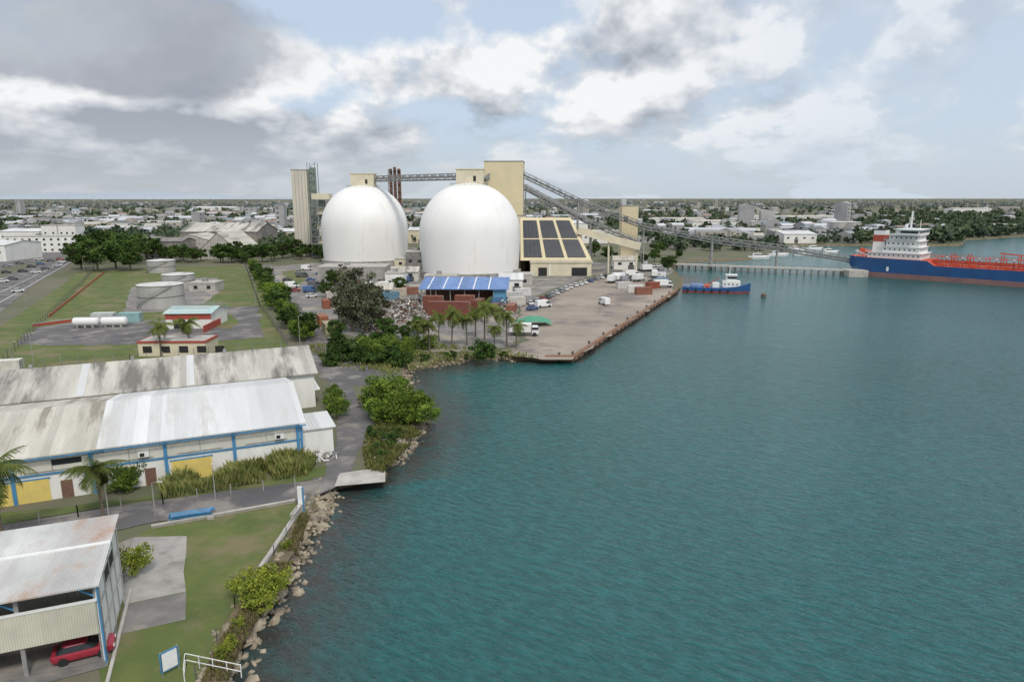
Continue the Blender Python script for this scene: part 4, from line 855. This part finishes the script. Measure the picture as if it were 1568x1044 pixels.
for i in range(N): a=i*3; hf+=[(a,a+3,a+4,a+1),(a+1,a+4,a+5,a+2)]
o=Obj('hills'); o.poly('h',hm,hv,hf); o.done(smooth=('h',))
for u,v,h in ((155,330,30),(160,345,28),(1127,322,30),(1320,330,30),(400,325,28),(37,338,30),(258,325,25),(1250,315,35)):
    p=Q(u,v); o=Obj('power_pylon',p)
    for sx,sy in ((-1,-1),(1,-1),(1,1),(-1,1)): o.beam('legs',steel,(sx*2.5,sy*2.5,0),(sx*.4,sy*.4,h),.3)
    for z in (.7,.85): o.beam('arms',steel,(-4,0,h*z),(4,0,h*z),.3)
    for k_ in range(5): z=h*k_/6; w_=2.5-2.1*k_/6; o.beam('bracing',steel,(-w_,-w_,z),(w_,-w_,z+h/6),.2)
    o.done()
# ---------------------------------------------------------------- world
W_=D.worlds.new('World'); SC.world=W_; W_.use_nodes=True; nt=W_.node_tree; L=nt.links.new; nt.nodes.clear()
S=Vector((.30,-.68,.95)).normalized()
out=nd(nt,'ShaderNodeOutputWorld'); sk=nd(nt,'ShaderNodeTexSky',sky_type='NISHITA'); sk.sun_disc=False; sk.sun_elevation=math.asin(S.z); sk.sun_rotation=math.atan2(S.x,S.y); sk.air_density=1.0; sk.dust_density=1.5
b1=nd(nt,'ShaderNodeBackground'); b1.inputs[1].default_value=.12; L(sk.outputs[0],b1.inputs[0])
tc=nd(nt,'ShaderNodeTexCoord'); sx=nd(nt,'ShaderNodeSeparateXYZ'); L(tc.outputs['Generated'],sx.inputs[0])
def M(op,a,b_=None,c=None,cl=False):
    n_=nd(nt,'ShaderNodeMath',operation=op); n_.use_clamp=cl
    for i,x in enumerate((a,b_,c)):
        if x is None: continue
        if isinstance(x,(int,float)): n_.inputs[i].default_value=x
        else: L(x,n_.inputs[i])
    return n_.outputs[0]
def MR(x,a,b_,c=0,d=1,sm=True):
    n_=nd(nt,'ShaderNodeMapRange'); n_.interpolation_type='SMOOTHSTEP' if sm else 'LINEAR'
    L(x,n_.inputs[0]); n_.inputs[1].default_value=a; n_.inputs[2].default_value=b_; n_.inputs[3].default_value=c; n_.inputs[4].default_value=d; return n_.outputs[0]
zc=M('MAXIMUM',sx.outputs[2],0.0); lz=M('MULTIPLY',M('LOGARITHM',M('ADD',zc,.09),2.71828),.36)
def cn(dz,scale,det,off=0,rough=.55):
    cb=nd(nt,'ShaderNodeCombineXYZ'); L(sx.outputs[0],cb.inputs[0]); L(M('ADD',sx.outputs[1],off),cb.inputs[1]); L(M('ADD',lz,dz),cb.inputs[2])
    n_=nd(nt,'ShaderNodeTexNoise'); n_.inputs['Scale'].default_value=scale; n_.inputs['Detail'].default_value=det; n_.inputs['Roughness'].default_value=rough; L(cb.outputs[0],n_.inputs['Vector']); return n_.outputs['Fac']
def dirpx(u,v):
    a=u-CU; b_=CV-v; return Vector((a,F*cp+b_*sp,-F*sp+b_*cp)).normalized()
def blob(u,v,rx,rz,soft=0):
    c=dirpx(u,v); dx=M('DIVIDE',M('SUBTRACT',sx.outputs[0],c.x),rx); dz=M('DIVIDE',M('SUBTRACT',sx.outputs[2],c.z),rz)
    r2=M('ADD',M('MULTIPLY',dx,dx),M('MULTIPLY',dz,dz))
    return r2 if soft else M('MULTIPLY',MR(r2,1,0),MR(sx.outputs[1],0,.2))
SCL=6.0
n0=cn(0,SCL,8,5.3,.56); nlo=cn(0,SCL,5,5.3); nup=cn(.07,SCL,4,5.3)
dens=n0
for u,v,rx,rz,am in ((120,50,.26,.09,.14),(430,95,.12,.05,.12),(640,110,.12,.05,.10),(970,95,.22,.07,.12),(200,215,.5,.06,.14),(900,190,.4,.04,.04),
    (330,10,.10,.035,-.10),(560,30,.12,.04,-.09),(1400,120,.35,.16,-.04),(800,20,.1,.03,-.06)): dens=M('ADD',dens,M('MULTIPLY',blob(u,v,rx,rz),am))
cov=MR(dens,.40,.54)
lit=M('ADD',.64,M('MULTIPLY',M('SUBTRACT',nlo,nup),4.4))
for u,v,rx,rz,am in ((150,225,.55,.05,-.45),(950,100,.22,.06,.15),(500,190,.35,.035,-.28),(430,100,.2,.06,.22),(1000,165,.3,.035,-.22),(700,20,.3,.03,-.12)): lit=M('ADD',lit,M('MULTIPLY',blob(u,v,rx,rz),am))
lit=M('SUBTRACT',lit,M('MULTIPLY',MR(dens,.58,.85),.25))
cr=nd(nt,'ShaderNodeValToRGB'); L(lit,cr.inputs[0]); e=cr.color_ramp.elements; e[0].position=0; e[0].color=(.37,.41,.47,1); e[1].position=.85; e[1].color=(.92,.93,.94,1); q_=cr.color_ramp.elements.new(.42); q_.color=(.62,.65,.70,1)
veil=nd(nt,'ShaderNodeMix',data_type='RGBA'); L(cov,veil.inputs[0]); veil.inputs[6].default_value=(.58,.69,.84,1); L(cr.outputs[0],veil.inputs[7])
# dark stratocumulus bank, ragged rim from the same noise
rr2=M('ADD',blob(110,40,.27,.068,1),M('MULTIPLY',M('SUBTRACT',n0,.5),-2.8)); dk=M('MULTIPLY',MR(rr2,1.2,.6),MR(sx.outputs[1],.3,.6))
dcol=nd(nt,'ShaderNodeMix',data_type='RGBA'); L(MR(nlo,.3,.7),dcol.inputs[0]); dcol.inputs[6].default_value=(.47,.51,.57,1); dcol.inputs[7].default_value=(.32,.35,.41,1)
dv=nd(nt,'ShaderNodeMix',data_type='RGBA'); L(M('MULTIPLY',dk,.88),dv.inputs[0]); L(veil.outputs[2],dv.inputs[6]); L(dcol.outputs[2],dv.inputs[7])
rv=nd(nt,'ShaderNodeMix',data_type='RGBA'); L(MR(sx.outputs[0],.12,.5,0,.55),rv.inputs[0]); L(dv.outputs[2],rv.inputs[6]); rv.inputs[7].default_value=(.62,.71,.82,1)
hz=nd(nt,'ShaderNodeMix',data_type='RGBA'); L(MR(sx.outputs[2],.12,.0,0,.88),hz.inputs[0]); L(rv.outputs[2],hz.inputs[6]); 
hc=nd(nt,'ShaderNodeMix',data_type='RGBA'); L(MR(sx.outputs[0],-.5,.3),hc.inputs[0]); hc.inputs[6].default_value=(.50,.545,.59,1); hc.inputs[7].default_value=(.60,.68,.77,1); L(hc.outputs[2],hz.inputs[7])
b2=nd(nt,'ShaderNodeBackground'); b2.inputs[1].default_value=1.0; L(hz.outputs[2],b2.inputs[0])
ms=nd(nt,'ShaderNodeMixShader'); L(M('MAXIMUM',cov,.85),ms.inputs[0]); L(b1.outputs[0],ms.inputs[1]); L(b2.outputs[0],ms.inputs[2]); L(ms.outputs[0],out.inputs[0])
W_.cycles.sampling_method='MANUAL'; W_.cycles.sample_map_resolution=256
sl=D.lights.new('sun','SUN'); sl.energy=2.15; sl.angle=math.radians(12); sl.color=(1,.95,.87); so=D.objects.new('sun',sl); COL.objects.link(so); so.rotation_euler=(-S).to_track_quat('-Z','Y').to_euler()
# ---------------------------------------------------------------- camera
cam=D.cameras.new('camera'); co=D.objects.new('camera',cam); COL.objects.link(co); cam.sensor_width=36; cam.lens=F/1568*36; cam.clip_end=60000; cam.clip_start=.5
co.location=(0,0,CZ); co.rotation_euler=(math.pi/2-PT,0,0); SC.camera=co
SC.view_settings.view_transform='Standard'; SC.view_settings.look='None'; SC.view_settings.exposure=0
